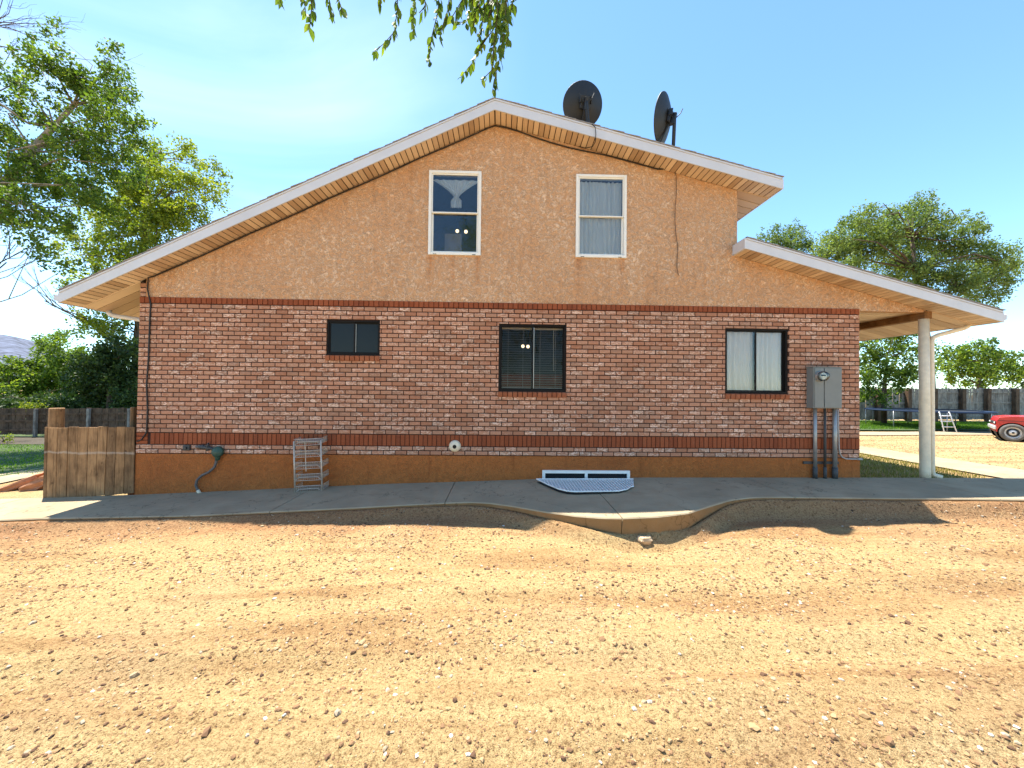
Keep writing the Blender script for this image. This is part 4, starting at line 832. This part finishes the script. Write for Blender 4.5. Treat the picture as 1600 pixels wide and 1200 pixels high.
roundpost('thick round timber post standing behind left end of plank gate', 88.5, 637.5, .3, .1); roundpost('slim timber post between plank gate and the house corner', 209, 636, .3, .05)
# boulders by the gate
for i, (px, py, sz, rt, tl, lb) in enumerate(((20, 766, (.46, .2, .07), .5, -.42, 'long slanting red sandstone slab left of the gate, farthest left'), (40, 763, (.44, .2, .07), .55, -.55, 'middle slanting red sandstone slab left of the gate'), (57, 765, (.28, .2, .12), .3, -.6, 'blocky red sandstone slab touching the gate'))):
    p = gp(px, py); rock('sandstone_slab', lb, (p.x, p.y+.1, float(gz(p.x, p.y))+.1), sz, 'rock_red', 20+i, rt, tl, 'sandstone slabs beside the gate')
# ================================================================== FENCES
def board_mesh(w_, h_, t=.02, dog=.02):
    mb = MB(); mb.prism([(-w_/2, 0, 0), (w_/2, 0, 0), (w_/2, 0, h_-dog), (w_/2-dog, 0, h_), (-w_/2+dog, 0, h_), (-w_/2, 0, h_-dog)], (0, t, 0)); me = bpy.data.meshes.new('board'); me.from_pydata(mb.v, [], mb.f); me.attributes.new('rnd', 'FLOAT', 'FACE'); return me
def fence(name, label, x0, x1, Y0, Y1, hgt, zfun, mat, posts, postw, gap, miss=(), railside=-1, pmat='fence_brown'):
    root = empty(name, (x0, Y0, zfun(x0)), label, 'fence'); me = board_mesh(.138, hgt); me.materials.append(M[mat]); n = int((x1-x0)/(.138+gap)); ang = math.atan2(Y1-Y0, x1-x0)
    for i in range(n):
        if i in miss: continue
        t = (i+.5)/n; x = x0+(x1-x0)*t; y = Y0+(Y1-Y0)*t
        shared('board', me, root, (x, y+random.uniform(-.004, .004), zfun(x)+.04+random.uniform(-.02, .02)), (random.uniform(.94, 1.03), 1, random.uniform(.985, 1.015)), (random.uniform(-.01, .01), random.uniform(-.012, .012), ang))
    for z in (.25, hgt*.55, hgt-.22):
        mb = MB()
        for a in range(12):
            t0, t1 = a/12, (a+1)/12; xa, xb = x0+(x1-x0)*t0, x0+(x1-x0)*t1; ya, yb = Y0+(Y1-Y0)*t0, Y0+(Y1-Y0)*t1
            mb.prism([(xa, ya+railside*.05, zfun(xa)+z-.04), (xb-.01, yb+railside*.05, zfun(xb)+z-.04), (xb-.01, yb+railside*.05, zfun(xb)+z+.05), (xa, ya+railside*.05, zfun(xa)+z+.05)], (0, .038, 0))
        mb.build('rail', mat, root)
    for x in posts:
        t = (x-x0)/(x1-x0); y = Y0+(Y1-Y0)*t; mb = MB(); mb.box((x-postw/2, y-.06-postw, zfun(x)-.1), (x+postw/2, y-.06, zfun(x)+hgt+.02)); bevel(mb.build('post', pmat, root), .012)
    return root
FY = 15.6
fence('board_fence', 'tall weathered grey board fence with dark tie posts behind the trampoline', 17, 37, FY, FY+.6, 1.9, lambda x: -.03+.012*(x-20), 'fence_wood', [at(px, 630, FY).x for px in (1372, 1421, 1463, 1509, 1550, 1596, 1640)], .22, .004, pmat='fence_brown')
fence('low_board_fence', 'low dark brown board fence under the trees at far left', -27, -9.2, 11.3, 12.2, 1.2, lambda x: -.72+.012*(x+20), 'fence_brown', [at(px, 660, 11.8).x for px in (-10, 69, 146, 206)], .11, .004, miss=(68, 74, 77), pmat='fence_wood')
# ================================================================== TRAMPOLINE
TYY = 12.3; tc_ = at(1446, 650, TYY); TR = 2.3; tz = float(gz(tc_.x, TYY))+.06; th = at(1446, 641.5, TYY).z
tr = empty('trampoline', (tc_.x, TYY, tz), 'round blue edged trampoline with ladder on the shaded lawn', 'trampoline')
ctr = Vector((tc_.x, TYY, 0))
def circ(r, z, n=40): return [ctr+Vector((r*math.cos(2*math.pi*i/n), r*math.sin(2*math.pi*i/n), z)) for i in range(n+1)]
mb = MB(); mb.tube(circ(TR, th), .03, 8); mb.build('ring', 'tramp_blue', tr, True)
mb = MB(); a, b = circ(TR-.02, th+.03), circ(TR-.34, th+.035)
for i in range(40): mb.prism([a[i], a[i+1], b[i+1], b[i]], (0, 0, .02))
mb.build('pad', 'tramp_blue', tr); mb = MB(); mb.poly(circ(TR-.3, th+.02)[:-1]); mb.build('mat', 'tramp_mat', tr)
for i in range(8):
    t = 2*math.pi*(i+.3)/8; p = ctr+Vector((TR*math.cos(t), TR*math.sin(t), 0)); mb = MB(); mb.tube([p+Vector((0, 0, tz)), p+Vector((0, 0, th))], .022, 8); mb.build('leg', 'galv', tr, True)
lx = at(1467, 650, 10).x; lw = .46; lad = MB()
for dx in (0, lw): lad.tube([(lx+dx*1.25-.05, 9.75, float(gz(lx, 9.75))+.06), (lx+dx, 9.97, th), (lx+dx, 10.0, th+.05)], .02, 8)
for k in (.28, .56, .85): lad.tube([(lx-.03, 9.79+.18*k, tz+(th-tz)*k), (lx+lw+.04, 9.79+.18*k, tz+(th-tz)*k)], .022, 6)
lad.build('ladder', 'white_metal', tr, True)
# ================================================================== RED PICKUP (side on, nose to the left)
wc = at(1583, 678, 7.1); tg = float(gz(wc.x, 7.1))+.005; wr = wc.z-tg
WR = max(.33, min(.38, wr)); k = 1.0
fxw = wc.x; TY = 7.1                                        # near-side wheel face
truck = empty('pickup_truck', (fxw+1.7, TY+.9, tg), 'old red pickup truck parked nose in at the right edge', 'truck')
TA = rad(-48)
def tp(x, y, z): return (fxw+x*math.cos(TA)-y*math.sin(TA), TY+x*math.sin(TA)+y*math.cos(TA), tg+z)
z1 = at(1583, 650.5, 7.1).z-tg                              # bonnet height at the wheel
prof_low = [(-.39, .34), (-.4, .5), (-.38, z1*.78), (-.32, z1*.93), (-.05, z1*.985), (1.25, z1*1.03), (1.3, z1*1.02), (4.3, z1*1.0), (4.34, .45), (3.5, .38)]
def arch(cx_, r, n=10): return [(cx_+r*math.cos(math.pi*i/n), WR+r*math.sin(math.pi*i/n)) for i in range(n+1)]
low = [(3.5, .34)]+arch(3.0, WR*1.22)+[(2.5, .3), (.55, .3)]+arch(0, WR*1.12)+[(-.38, .32)]
def half(yy, top=prof_low[:9]): return [tp(x, yy, z) for x, z in top+[(4.3, .4)]+low]
mb = MB(); h0, h1 = half(.02), half(1.78); n = len(h0)
mb.add(h0+h1, [tuple(range(n)), tuple(range(2*n-1, n-1, -1))]+[(i, i+n, (i+1) % n+n, (i+1) % n) for i in range(n)]); body = bevel(mb.build('body', 'truck_red', truck), .03, 3)
mb = MB(); zt = z1*1.03; mb.prism([tp(1.2, .14, zt-.02), tp(1.65, .2, zt+.55), tp(2.55, .2, zt+.57), tp(2.75, .14, zt-.02)], Vector(tp(0, 1.52, 0))-Vector(tp(0, 0, 0))); bevel(mb.build('cab', 'truck_red', truck), .05, 3)
mb = MB(); mb.prism([tp(1.42, .13, zt+.06), tp(1.72, .165, zt+.47), tp(2.5, .165, zt+.48), tp(2.62, .13, zt+.06)], Vector(tp(0, .02, 0))-Vector(tp(0, 0, 0))); mb.build('side_window', 'truck_glass', truck)
for x, y in ((0, 0), (3.0, 0), (0, 1.6), (3.0, 1.6)):
    wroot = empty('wheel', tp(x, y, WR)); wroot.parent = truck; wroot.location = Vector(tp(x, y, WR))-ORG[truck]; ORG[wroot] = Vector(tp(x, y, WR))
    mtx = Matrix.Translation(Vector(tp(x, y, WR))) @ Matrix.Rotation(TA, 4, 'Z') @ Matrix.Rotation(rad(90), 4, 'X')
    mb = MB(); mb.lathe([(WR*.6, .0), (WR*.66, .03), (WR*.85, .035), (WR*.97, .01), (WR, -.04), (WR, -.16), (WR*.9, -.2), (WR*.6, -.2)], mtx, 32); mb.build('tyre', 'tyre', wroot, True)
    mb = MB(); mb.lathe([(WR*.63, .012), (WR*.6, .02), (WR*.56, -.01), (WR*.5, -.04), (WR*.3, -.03), (WR*.22, .02), (WR*.14, .035), (.001, .035)], mtx, 24); mb.build('rim', 'rim', wroot, True)
    mb = MB(); mb.lathe([(WR*.49, -.036), (WR*.31, -.026)], mtx, 24); mb.lathe([(WR*.12, .037), (.001, .039)], mtx, 12); mb.build('hub', 'dark_steel', wroot)
    mb = MB(); mb.lathe([(WR*1.18, -.03), (WR*1.18, -.5), (.001, -.5)], mtx, 24); mb.build('wheel_well', 'gasket', wroot)
mb = MB(); mb.box2(tp, (-.46, .0, .42), (-.39, 1.8, .56)); bevel(mb.build('bumper', 'rim', truck), .03, 3)
mb = MB(); mb.box2(tp, (-.415, .1, .62), (-.37, 1.7, z1*.76)); bevel(mb.build('grille', 'gasket', truck), .01)
for y in (.12, 1.42): mb = MB(); mb.box2(tp, (-.43, y, .64), (-.38, y+.24, z1*.75)); bevel(mb.build('headlight', 'vinyl', truck), .02)
mb = MB(); mb.box2(tp, (-.36, .008, z1*.80), (4.2, .025, z1*.815)); mb.build('trim_line', 'dark_steel', truck)
mb = MB(); mb.box2(tp, (1.0, .012, .45), (1.01, .024, z1*.98)); mb.box2(tp, (2.2, .012, .45), (2.21, .024, z1*.98)); mb.build('door_seam', 'gasket', truck)
# ================================================================== TREES
def leaves(centres, radii, per, size, aspect, g, droop=.3):
    cs = np.repeat(centres, per, 0); rr_ = np.repeat(radii, per); n = len(cs)
    d = g.normal(size=(n, 3)); d /= np.linalg.norm(d, axis=1, keepdims=True); p = cs+d*(rr_*g.random(n)**.45)[:, None]
    ax = g.normal(size=(n, 3)); ax[:, 2] -= droop; ax /= np.linalg.norm(ax, axis=1, keepdims=True)
    b = np.cross(ax, g.normal(size=(n, 3))); b /= np.linalg.norm(b, axis=1, keepdims=True); nn = np.cross(ax, b)
    s = (size*g.uniform(.6, 1.25, n))[:, None]; wv = s*aspect
    V = np.stack([p, p+ax*s*.45+b*wv*.5+nn*s*.06, p+ax*s, p+ax*s*.45-b*wv*.5+nn*s*.06], 1).reshape(-1, 3)
    return V, np.arange(4*n).reshape(n, 4), np.clip(np.repeat(g.random(len(centres)), per)*.45+g.random(n)*.55, 0, .999)
def tree(name, label, base, trunk, blobs, clump_r, density, per, size, lmat, bmat, seed, group=None, cat='tree', r0=.25, aspect=.75, twigs=True, parts=('trunk', 'crown')):
    """base: ground point; trunk: list of points; blobs: (centre, rx, rz)"""
    g = np.random.default_rng(seed); root = empty(name, base, label, cat, group); mb = MB(); tp_ = [Vector(base)]+[Vector(t) for t in trunk]
    k = len(tp_); mb.tube(tp_, [r0*(1-.7*i/max(1, k-1)) for i in range(k)], 10)
    cs, rs_ = [], []
    for (c, rx, rz) in blobs:
        c = Vector(c); cand = [t for t in tp_[1:] if t.z < c.z+.3] or [tp_[1]]; a = min(cand, key=lambda t: (t-c).length)
        m_ = (a+c)/2+Vector(g.normal(size=3)*.12*(c-a).length)+Vector((0, 0, .06*(c-a).length)); rb = max(.02, r0*.22*min(1.3, (rx/1.2)))
        mb.tube([a, m_, c], [rb*1.3, rb*.8, rb*.35], 6)
        n = max(4, int(density*rx*rx*rz)); d = g.normal(size=(n, 3)); d /= np.linalg.norm(d, axis=1, keepdims=True); q = d*(g.random(n)**.42)[:, None]*np.array([rx, rx*.9, rz])
        pts = np.array(c)+q; cs.append(pts); rs_.append(clump_r*g.uniform(.5, 1.35, n))
        if twigs:
            for t in range(0, n, 2):
                e = Vector(pts[t]); s = c+(e-c)*.15; mb.tube([s, (s+e)/2+Vector(g.normal(size=3)*.06*rx), e], [rb*.3, rb*.2, .006], 4, cap=False)
    mb.build(parts[0], bmat, root, True)
    V, F, r = leaves(np.concatenate(cs), np.concatenate(rs_), per, size, aspect, g); bulk(parts[1], V, F, lmat, r, root); return root
def blobs_px(lst, Y, dy, seed):
    g = random.Random(seed); o = []
    for px, py, r in lst:
        yy = Y+g.uniform(-dy, dy); m_ = (yy+6.8)/600; o.append((tuple(at(px, py, yy)), r*m_, r*m_*.95))
    return o
def base_px(px, Y): p = at(px, 660, Y); return (p.x, Y, float(gz(p.x, Y))-.1)
# big cottonwood at the left edge
tree('cottonwood_tree', 'big dark green cottonwood with forked limb filling the upper left edge', base_px(-95, 8.5), [tuple(at(-90, 500, 8.5)), tuple(at(-50, 340, 8.5)), tuple(at(10, 285, 8.5)), tuple(at(50, 235, 8.5)), tuple(at(84, 198, 8.5)), tuple(at(115, 165, 8.4))],
     blobs_px([(75, 100, 36), (52, 70, 20), (78, 45, 14), (110, 118, 30), (135, 150, 38), (178, 105, 24), (176, 75, 10), (190, 135, 28), (205, 160, 20), (160, 180, 36), (30, 175, 26), (62, 165, 26), (20, 225, 30), (105, 215, 34), (60, 255, 36), (140, 235, 40), (15, 280, 34), (185, 205, 28), (95, 290, 40), (35, 325, 34), (140, 290, 34), (80, 340, 26), (-30, 200, 40), (-40, 300, 50), (-60, 120, 50), (110, 350, 22), (60, 365, 22), (5, 340, 25), (212, 195, 22), (215, 232, 26), (180, 258, 32), (205, 285, 22), (150, 320, 28), (75, 400, 20), (110, 415, 18), (40, 385, 20), (10, 120, 22), (30, 130, 22)], 8.5, 1.6, 1),
     .30, 46, 46, .115, 'leaf_mid', 'bark_pale', 31, r0=.24)
# lime poplar behind the left eave
tree('poplar_tree', 'lime green poplar rising behind the left roof slope', base_px(205, 15), [tuple(at(215, 520, 15)), tuple(at(228, 420, 15)), tuple(at(228, 330, 15)), tuple(at(232, 250, 15))],
     blobs_px([(238, 225, 18), (228, 250, 28), (250, 265, 26), (293, 228, 16), (298, 250, 22), (320, 262, 18), (345, 278, 14), (315, 290, 30), (270, 295, 38), (225, 300, 36), (190, 290, 30), (335, 310, 18), (290, 335, 34), (245, 345, 42), (200, 350, 40), (160, 330, 32), (130, 375, 30), (180, 395, 34), (230, 400, 40), (95, 395, 20), (140, 425, 22), (200, 440, 36), (110, 440, 14), (150, 500, 24), (185, 515, 30), (210, 545, 26), (125, 515, 12), (170, 560, 24)], 15, 1.8, 2),
     .40, 22, 52, .14, 'leaf_lime', 'bark', 32, r0=.2)
def bare_branch(root, a, b, r, seed):
    g = random.Random(seed); mb = MB()
    def grow(p, d, ln, r, lev):
        q = p+d*ln; m_ = (p+q)/2+Vector((g.uniform(-1, 1), 0, g.uniform(-1, 1)))*ln*.06; mb.tube([p, m_, q], [r, r*.75, r*.5], 5, cap=False)
        if lev < 3:
            for i in range(4 if lev == 0 else 3): s_ = p+(q-p)*g.uniform(.3, 1); grow(s_, (d+Vector((g.uniform(-.6, .6), g.uniform(-.5, .5), g.uniform(-.3, .9)))*.8).normalized(), ln*g.uniform(.3, .55), r*.5, lev+1)
    a, b = Vector(a), Vector(b); grow(a, (b-a).normalized(), (b-a).length, r, 0); tag(mb.build('bare_branch', 'bark', root), kind='stuff')
pt = bpy.data.objects['poplar_tree']
bare_branch(pt, at(222, 545, 14.8), at(70, 470, 14.0), .06, 3); bare_branch(pt, at(222, 560, 14.8), at(120, 490, 14.2), .05, 4); bare_branch(pt, at(75, 472, 14.0), at(40, 440, 13.8), .025, 6)
# dark trees under it, hedge line at left
tree('mulberry_tree', 'very dark round tree behind the low fence next to the house corner', base_px(170, 13.6), [tuple(at(172, 610, 13.6)), tuple(at(172, 580, 13.6))], blobs_px([(150, 575, 34), (185, 560, 32), (205, 590, 32), (165, 610, 32), (130, 600, 26), (195, 620, 24), (212, 545, 26), (150, 630, 20)], 13.6, 1, 3), .36, 34, 64, .14, 'leaf_dark', 'bark', 33, r0=.16)
tree('juniper_tree', 'pointed dark green conifer left of the very dark round tree', base_px(90, 19), [tuple(at(90, 590, 19)), tuple(at(92, 545, 19))], blobs_px([(68, 545, 16), (92, 535, 16), (70, 575, 24), (100, 570, 26), (118, 555, 18), (85, 600, 26), (115, 600, 24), (63, 530, 6), (96, 522, 7)], 19, 1.2, 4), .42, 34, 64, .22, 'leaf_mid', 'bark', 34, r0=.16, aspect=.35)
tree('orchard_tree', 'rounded green tree at the far left below the hill', base_px(10, 17), [tuple(at(12, 630, 17)), tuple(at(14, 600, 17))], blobs_px([(10, 580, 22), (35, 578, 20), (-12, 590, 26), (25, 605, 26), (52, 598, 22), (65, 615, 20), (5, 618, 22), (-40, 600, 26)], 17, 1, 5), .42, 24, 64, .14, 'leaf_mid', 'bark', 35, r0=.16)
tree('hedge', 'dark low hedge filling the gap just behind the low fence', base_px(95, 14.8), [tuple(at(95, 640, 14.8))], blobs_px([(px_, 628+5*((i_*7) % 3), 15) for i_, px_ in enumerate(range(-30, 225, 14))], 14.8, .8, 71), .35, 60, 60, .14, 'leaf_dark', 'bark', 72, None, 'hedge', .08, parts=('stem', 'foliage'))
for i, (px, lb) in enumerate(((38, 'pale green low shrub above the low fence, left one of the pair'), (58, 'pale green low shrub above the low fence, right one of the pair'))):
    tree('shrub', lb, base_px(px, 12.9), [tuple(at(px, 655, 12.9))], blobs_px([(px, 634, 10), (px+5, 638, 8), (px-6, 640, 8)], 12.9, .2, 40+i), .16, 60, 24, .07, 'leaf_lime', 'bark', 36+i, 'pale shrubs behind the low fence', 'shrub', .04, parts=('stem', 'foliage'))
tree('flowering_bush', 'small leafy bush beside the lawn in front of the low fence', base_px(5, 9.6), [tuple(at(6, 690, 9.6))], blobs_px([(2, 682, 9), (12, 686, 7), (-8, 684, 9)], 9.6, .2, 50), .15, 80, 24, .06, 'leaf_lime', 'bark', 39, None, 'bush', .03, parts=('stem', 'foliage'))
# trees beyond the right-hand fence
tree('elm_tree', 'large grey green elm towering over the porch roof', base_px(1455, 18.6), [tuple(at(1452, 560, 18.6)), tuple(at(1440, 480, 18.6)), tuple(at(1430, 420, 18.6)), tuple(at(1425, 370, 18.6))],
     blobs_px([(1438, 318, 18), (1425, 335, 26), (1395, 345, 24), (1450, 345, 26), (1360, 335, 16), (1345, 360, 26), (1318, 352, 16), (1310, 385, 30), (1380, 375, 32), (1430, 375, 34), (1475, 352, 18), (1470, 385, 28), (1500, 350, 20), (1520, 368, 24), (1545, 388, 20), (1505, 400, 30), (1560, 408, 24), (1582, 420, 18), (1540, 425, 30), (1580, 440, 16), (1565, 455, 18), (1350, 400, 30), (1400, 415, 34), (1450, 430, 36), (1500, 445, 34), (1530, 465, 24), (1290, 400, 22), (1330, 425, 28), (1300, 370, 22), (1350, 345, 22), (1590, 415, 18), (1575, 400, 18), (1545, 480, 14)], 18.6, 1.8, 6),
     .5, 19, 64, .175, 'leaf_grey', 'bark', 41, r0=.3, aspect=.5)
tree('distant_elm_tree', 'smaller elm crown peeking over the start of porch roof', base_px(1228, 27), [tuple(at(1228, 480, 27)), tuple(at(1230, 400, 27))], blobs_px([(1195, 372, 12), (1215, 365, 16), (1240, 362, 16), (1255, 380, 18), (1225, 390, 26), (1190, 390, 16), (1262, 395, 14)], 27, 1.2, 7), .6, 15, 60, .2, 'leaf_grey', 'bark', 42, r0=.3, aspect=.5)
tree('ash_tree', 'airy green tree seen between the brick corner and porch column', base_px(1381, 14.2), [tuple(at(1382, 600, 14.2)), tuple(at(1385, 560, 14.2))], blobs_px([(1365, 548, 18), (1398, 540, 20), (1425, 550, 18), (1350, 570, 18), (1380, 575, 22), (1415, 580, 22), (1440, 575, 16), (1360, 600, 16), (1390, 605, 14), (1345, 545, 14), (1370, 520, 20), (1410, 515, 20), (1458, 545, 14), (1350, 618, 14), (1375, 622, 14), (1352, 590, 18), (1405, 600, 14)], 14.2, .9, 8), .4, 60, 40, .14, 'leaf_mid', 'bark', 43, r0=.14)
tree('maple_tree', 'dense dome shaped tree behind the fence right of porch column', base_px(1530, 21), [tuple(at(1530, 600, 21)), tuple(at(1530, 570, 21))], blobs_px([(1490, 560, 20), (1515, 545, 18), (1545, 545, 18), (1570, 562, 20), (1530, 565, 28), (1500, 580, 24), (1560, 582, 26), (1475, 580, 16), (1585, 585, 16), (1530, 590, 22)], 21, 1.2, 9), .5, 16, 64, .17, 'leaf_mid', 'bark', 44, r0=.22)
tree('far_maple_tree', 'dark tree cut by the right frame edge above the fence', base_px(1612, 25), [tuple(at(1612, 600, 25)), tuple(at(1610, 575, 25))], blobs_px([(1600, 575, 16), (1622, 565, 22), (1600, 592, 16), (1630, 590, 20)], 25, 1, 10), .55, 12, 60, .18, 'leaf_dark', 'bark', 45, r0=.2)
# leafless twigs of a dying tree at the left edge
def bare(name, label, base, limbs, seed):
    g = random.Random(seed); root = empty(name, base, label, 'tree'); mb = MB(); tw = MB()
    mb.tube([Vector(base), Vector(limbs[0][0])], [.2, .12], 8)
    def grow(p, d, ln, r, lev):
        q = p+d*ln; m_ = (p+q)/2+Vector((g.uniform(-1, 1), g.uniform(-1, 1), g.uniform(-1, 1)))*ln*.08; (mb if lev < 1 else tw).tube([p, m_, q], [r, r*.8, r*.6], 5, cap=False)
        if lev >= 4: return
        for i in range(3 if lev < 3 else 2):
            t = g.uniform(.35, 1); s = p+(q-p)*t; nd = (d+Vector((g.uniform(-1, 1), g.uniform(-.7, .7), g.uniform(-.75, .8)))*.8).normalized(); grow(s, nd, ln*g.uniform(.5, .75), r*.55, lev+1)
    for a, b, r in limbs:
        a, b = Vector(a), Vector(b); mb.tube([Vector(limbs[0][0]), a], [.1, r], 6); grow(a, (b-a).normalized(), (b-a).length, r, 0)
    mb.build('trunk', 'bark', root, True); tag(tw.build('twigs', 'bark', root), kind='stuff'); return root
bare('dead_tree', 'leafless grey tree whose twigs reach in from the left edge', base_px(-140, 11), [(tuple(at(-150, 420, 11)), tuple(at(-80, 330, 11)), .07), (tuple(at(-90, 150, 11)), tuple(at(0, 60, 11)), .05), (tuple(at(-80, 200, 11)), tuple(at(0, 140, 11)), .05), (tuple(at(-60, 470, 11)), tuple(at(10, 410, 11)), .04), (tuple(at(-100, 90, 11)), tuple(at(-10, 20, 11)), .05), (tuple(at(-50, 430, 11)), tuple(at(30, 395, 11)), .035)], 5)
# elm that stands behind the camera; its drooping twigs hang into the top of the view
def hanging():
    base = (-1.6, -10.2, -.2); root = empty('overhanging_elm_tree', base, 'leafy elm twigs hanging down into the top of the view', 'tree'); g = np.random.default_rng(77); mb = MB(); T = [Vector(base), Vector((-1.5, -10.2, 2.2)), Vector((-1.2, -9.9, 4.6)), Vector((-.8, -9.6, 7.0))]
    mb.tube(T, [.34, .28, .22, .12], 12)
    hub = Vector((-.25, -5.5, 4.3)); mb.tube([T[2], Vector((-1.1, -8.4, 4.9)), Vector((-.6, -6.8, 4.8)), hub], [.14, .09, .05, .025], 8)
    st = [[(796, -60), (791, 0), (787, 55), (779, 100), (769, 143)], [(775, -40), (775, 40), (750, 75), (738, 98), (719, 122)], [(778, 10), (772, 70), (768, 110), (756, 122)], [(690, -50), (684, 20), (675, 55), (670, 96)], [(625, -50), (620, 20), (616, 50), (600, 68), (583, 82)],
          [(650, -40), (647, 10), (645, 55)], [(705, -30), (700, 15), (690, 45), (688, 60)], [(725, -30), (722, 10), (712, 30)], [(755, -40), (757, 20), (748, 60)], [(742, -40), (738, 10), (728, 35), (710, 34)], [(790, -20), (796, 20), (793, 60), (783, 90)], [(780, -40), (768, 20), (763, 55)], [(765, -40), (745, 10), (740, 40)],
          [(485, -30), (487, 10), (484, 42)], [(470, -30), (476, 5), (478, 22)], [(505, -30), (516, 5), (518, 28)], [(515, -30), (530, 2), (536, 20)], [(440, -20), (438, 2)], [(600, -30), (594, 8)], [(660, -30), (665, 10), (655, 20)], [(785, -20), (779, 30), (774, 62), (764, 95)], [(760, -30), (782, 15), (788, 40)]]
    st += [[(x, -60), (x+g.uniform(-12, 12), -5), (x+g.uniform(-14, 14), g.uniform(12, 55))] for x in (735, 748, 760, 770, 782, 792, 716, 752, 765, 776)]
    V, F, R_ = [], [], []
    for s in st:
        Y = -4.85+float(g.uniform(-.2, .2)); P = [at(x, y, Y) for x, y in s]; mid_ = (hub+P[0])/2+Vector((0, 0, .1)); mb.tube([hub, mid_]+P, [.008, .005]+[.0028-.0004*i for i in range(len(P))], 5)
        for a, b in zip(P[:-1], P[1:]):
            ln = (b-a).length; n = max(2, int(ln/.0125))
            for i in range(n):
                p = a+(b-a)*((i+float(g.random()))/n); d = (b-a).normalized(); sd = Vector(g.normal(size=3)); sd = (sd-d*sd.dot(d)).normalized()
                ax = (d*.55+sd*.6+Vector((0, 0, -.75))).normalized(); wv = ax.cross(Vector(g.normal(size=3))).normalized(); nn = ax.cross(wv); L_ = float(g.uniform(.034, .06)); W_ = L_*float(g.uniform(.2, .27))
                q0 = p+ax*.004; c0 = len(V)
                V += [q0, q0+ax*L_*.3+wv*W_+nn*L_*.06, q0+ax*L_*.62+wv*W_*.8+nn*L_*.04, q0+ax*L_-nn*L_*.08, q0+ax*L_*.62-wv*W_*.8+nn*L_*.04, q0+ax*L_*.3-wv*W_+nn*L_*.06, q0+ax*L_*.32, q0+ax*L_*.62]
                F += [(c0, c0+1, c0+6, c0+5), (c0+1, c0+2, c0+7, c0+6), (c0+5, c0+6, c0+7, c0+4), (c0+2, c0+3, c0+4, c0+7)]; R_ += [float(g.random())]*4
    V = np.array([tuple(v) for v in V])
    # crown above and behind
    cs = []
    for c, r in (((-3.5, -11, 6.5), 1.8), ((-1, -11.5, 8.2), 2.0), ((1.2, -10.8, 6.8), 1.6), ((-2.2, -13, 7.2), 2.0), ((-.6, -9.2, 8.0), 1.3), ((2.4, -12.5, 6.0), 1.5), ((3.8, -13, 4.5), 1.8), ((-4.6, -12.5, 4.2), 1.8), ((.8, -14, 4.0), 2.0), ((5.6, -13.5, 6.2), 1.7)):
        d = g.normal(size=(60, 3)); d /= np.linalg.norm(d, axis=1, keepdims=True); cs.append(np.array(c)+d*(g.random(60)**.45*r)[:, None]); mb.tube([T[2], (T[3]+Vector(c))/2, Vector(c)], [.09, .06, .02], 6)
    cs = np.concatenate(cs); V2, F2, R2 = leaves(cs, np.full(len(cs), .42), 46, .085, .5, g)
    mb.build('trunk', 'bark', root, True); bulk('crown', np.concatenate([V, V2]), np.concatenate([np.array(F), F2+len(V)]), 'leaf_mid', np.concatenate([np.array(R_), R2]), root)
hanging()
# ================================================================== FAR HILL
def hill():
    prof = [(-900, 575), (-500, 548), (-250, 532), (-100, 522), (-30, 517), (5, 518), (30, 524), (52, 538), (75, 556), (110, 585), (180, 612), (260, 640)]; px = np.linspace(-900, 260, 90); py = np.interp(px, *zip(*prof)); nj = 14; V = []
    g = np.random.default_rng(8); D = 1100
    for j in range(nj):
        t = j/(nj-1)
        for i in range(90):
            p = at(px[i], py[i]+float(g.normal())*1.2*(j == 7), D); f = 1-abs(t-.5)*2; f = f**.8; y = D+(t-.5)*900
            V.append((p.x*(y+6.8)/(D+6.8) if t < .5 else p.x, y, -8+(p.z+8)*f*(1+.05*float(vnoise(i*.3, j*.4, 6)-.5)*(f < .98))))
    V = np.array(V); I = np.arange(nj*90).reshape(nj, 90); F = np.stack([I[:-1, :-1], I[:-1, 1:], I[1:, 1:], I[1:, :-1]], -1).reshape(-1, 4); tag(bulk('hills', V, F, 'hazy_hill_rock', np.zeros(len(F)), None, True), kind='structure')
hill()
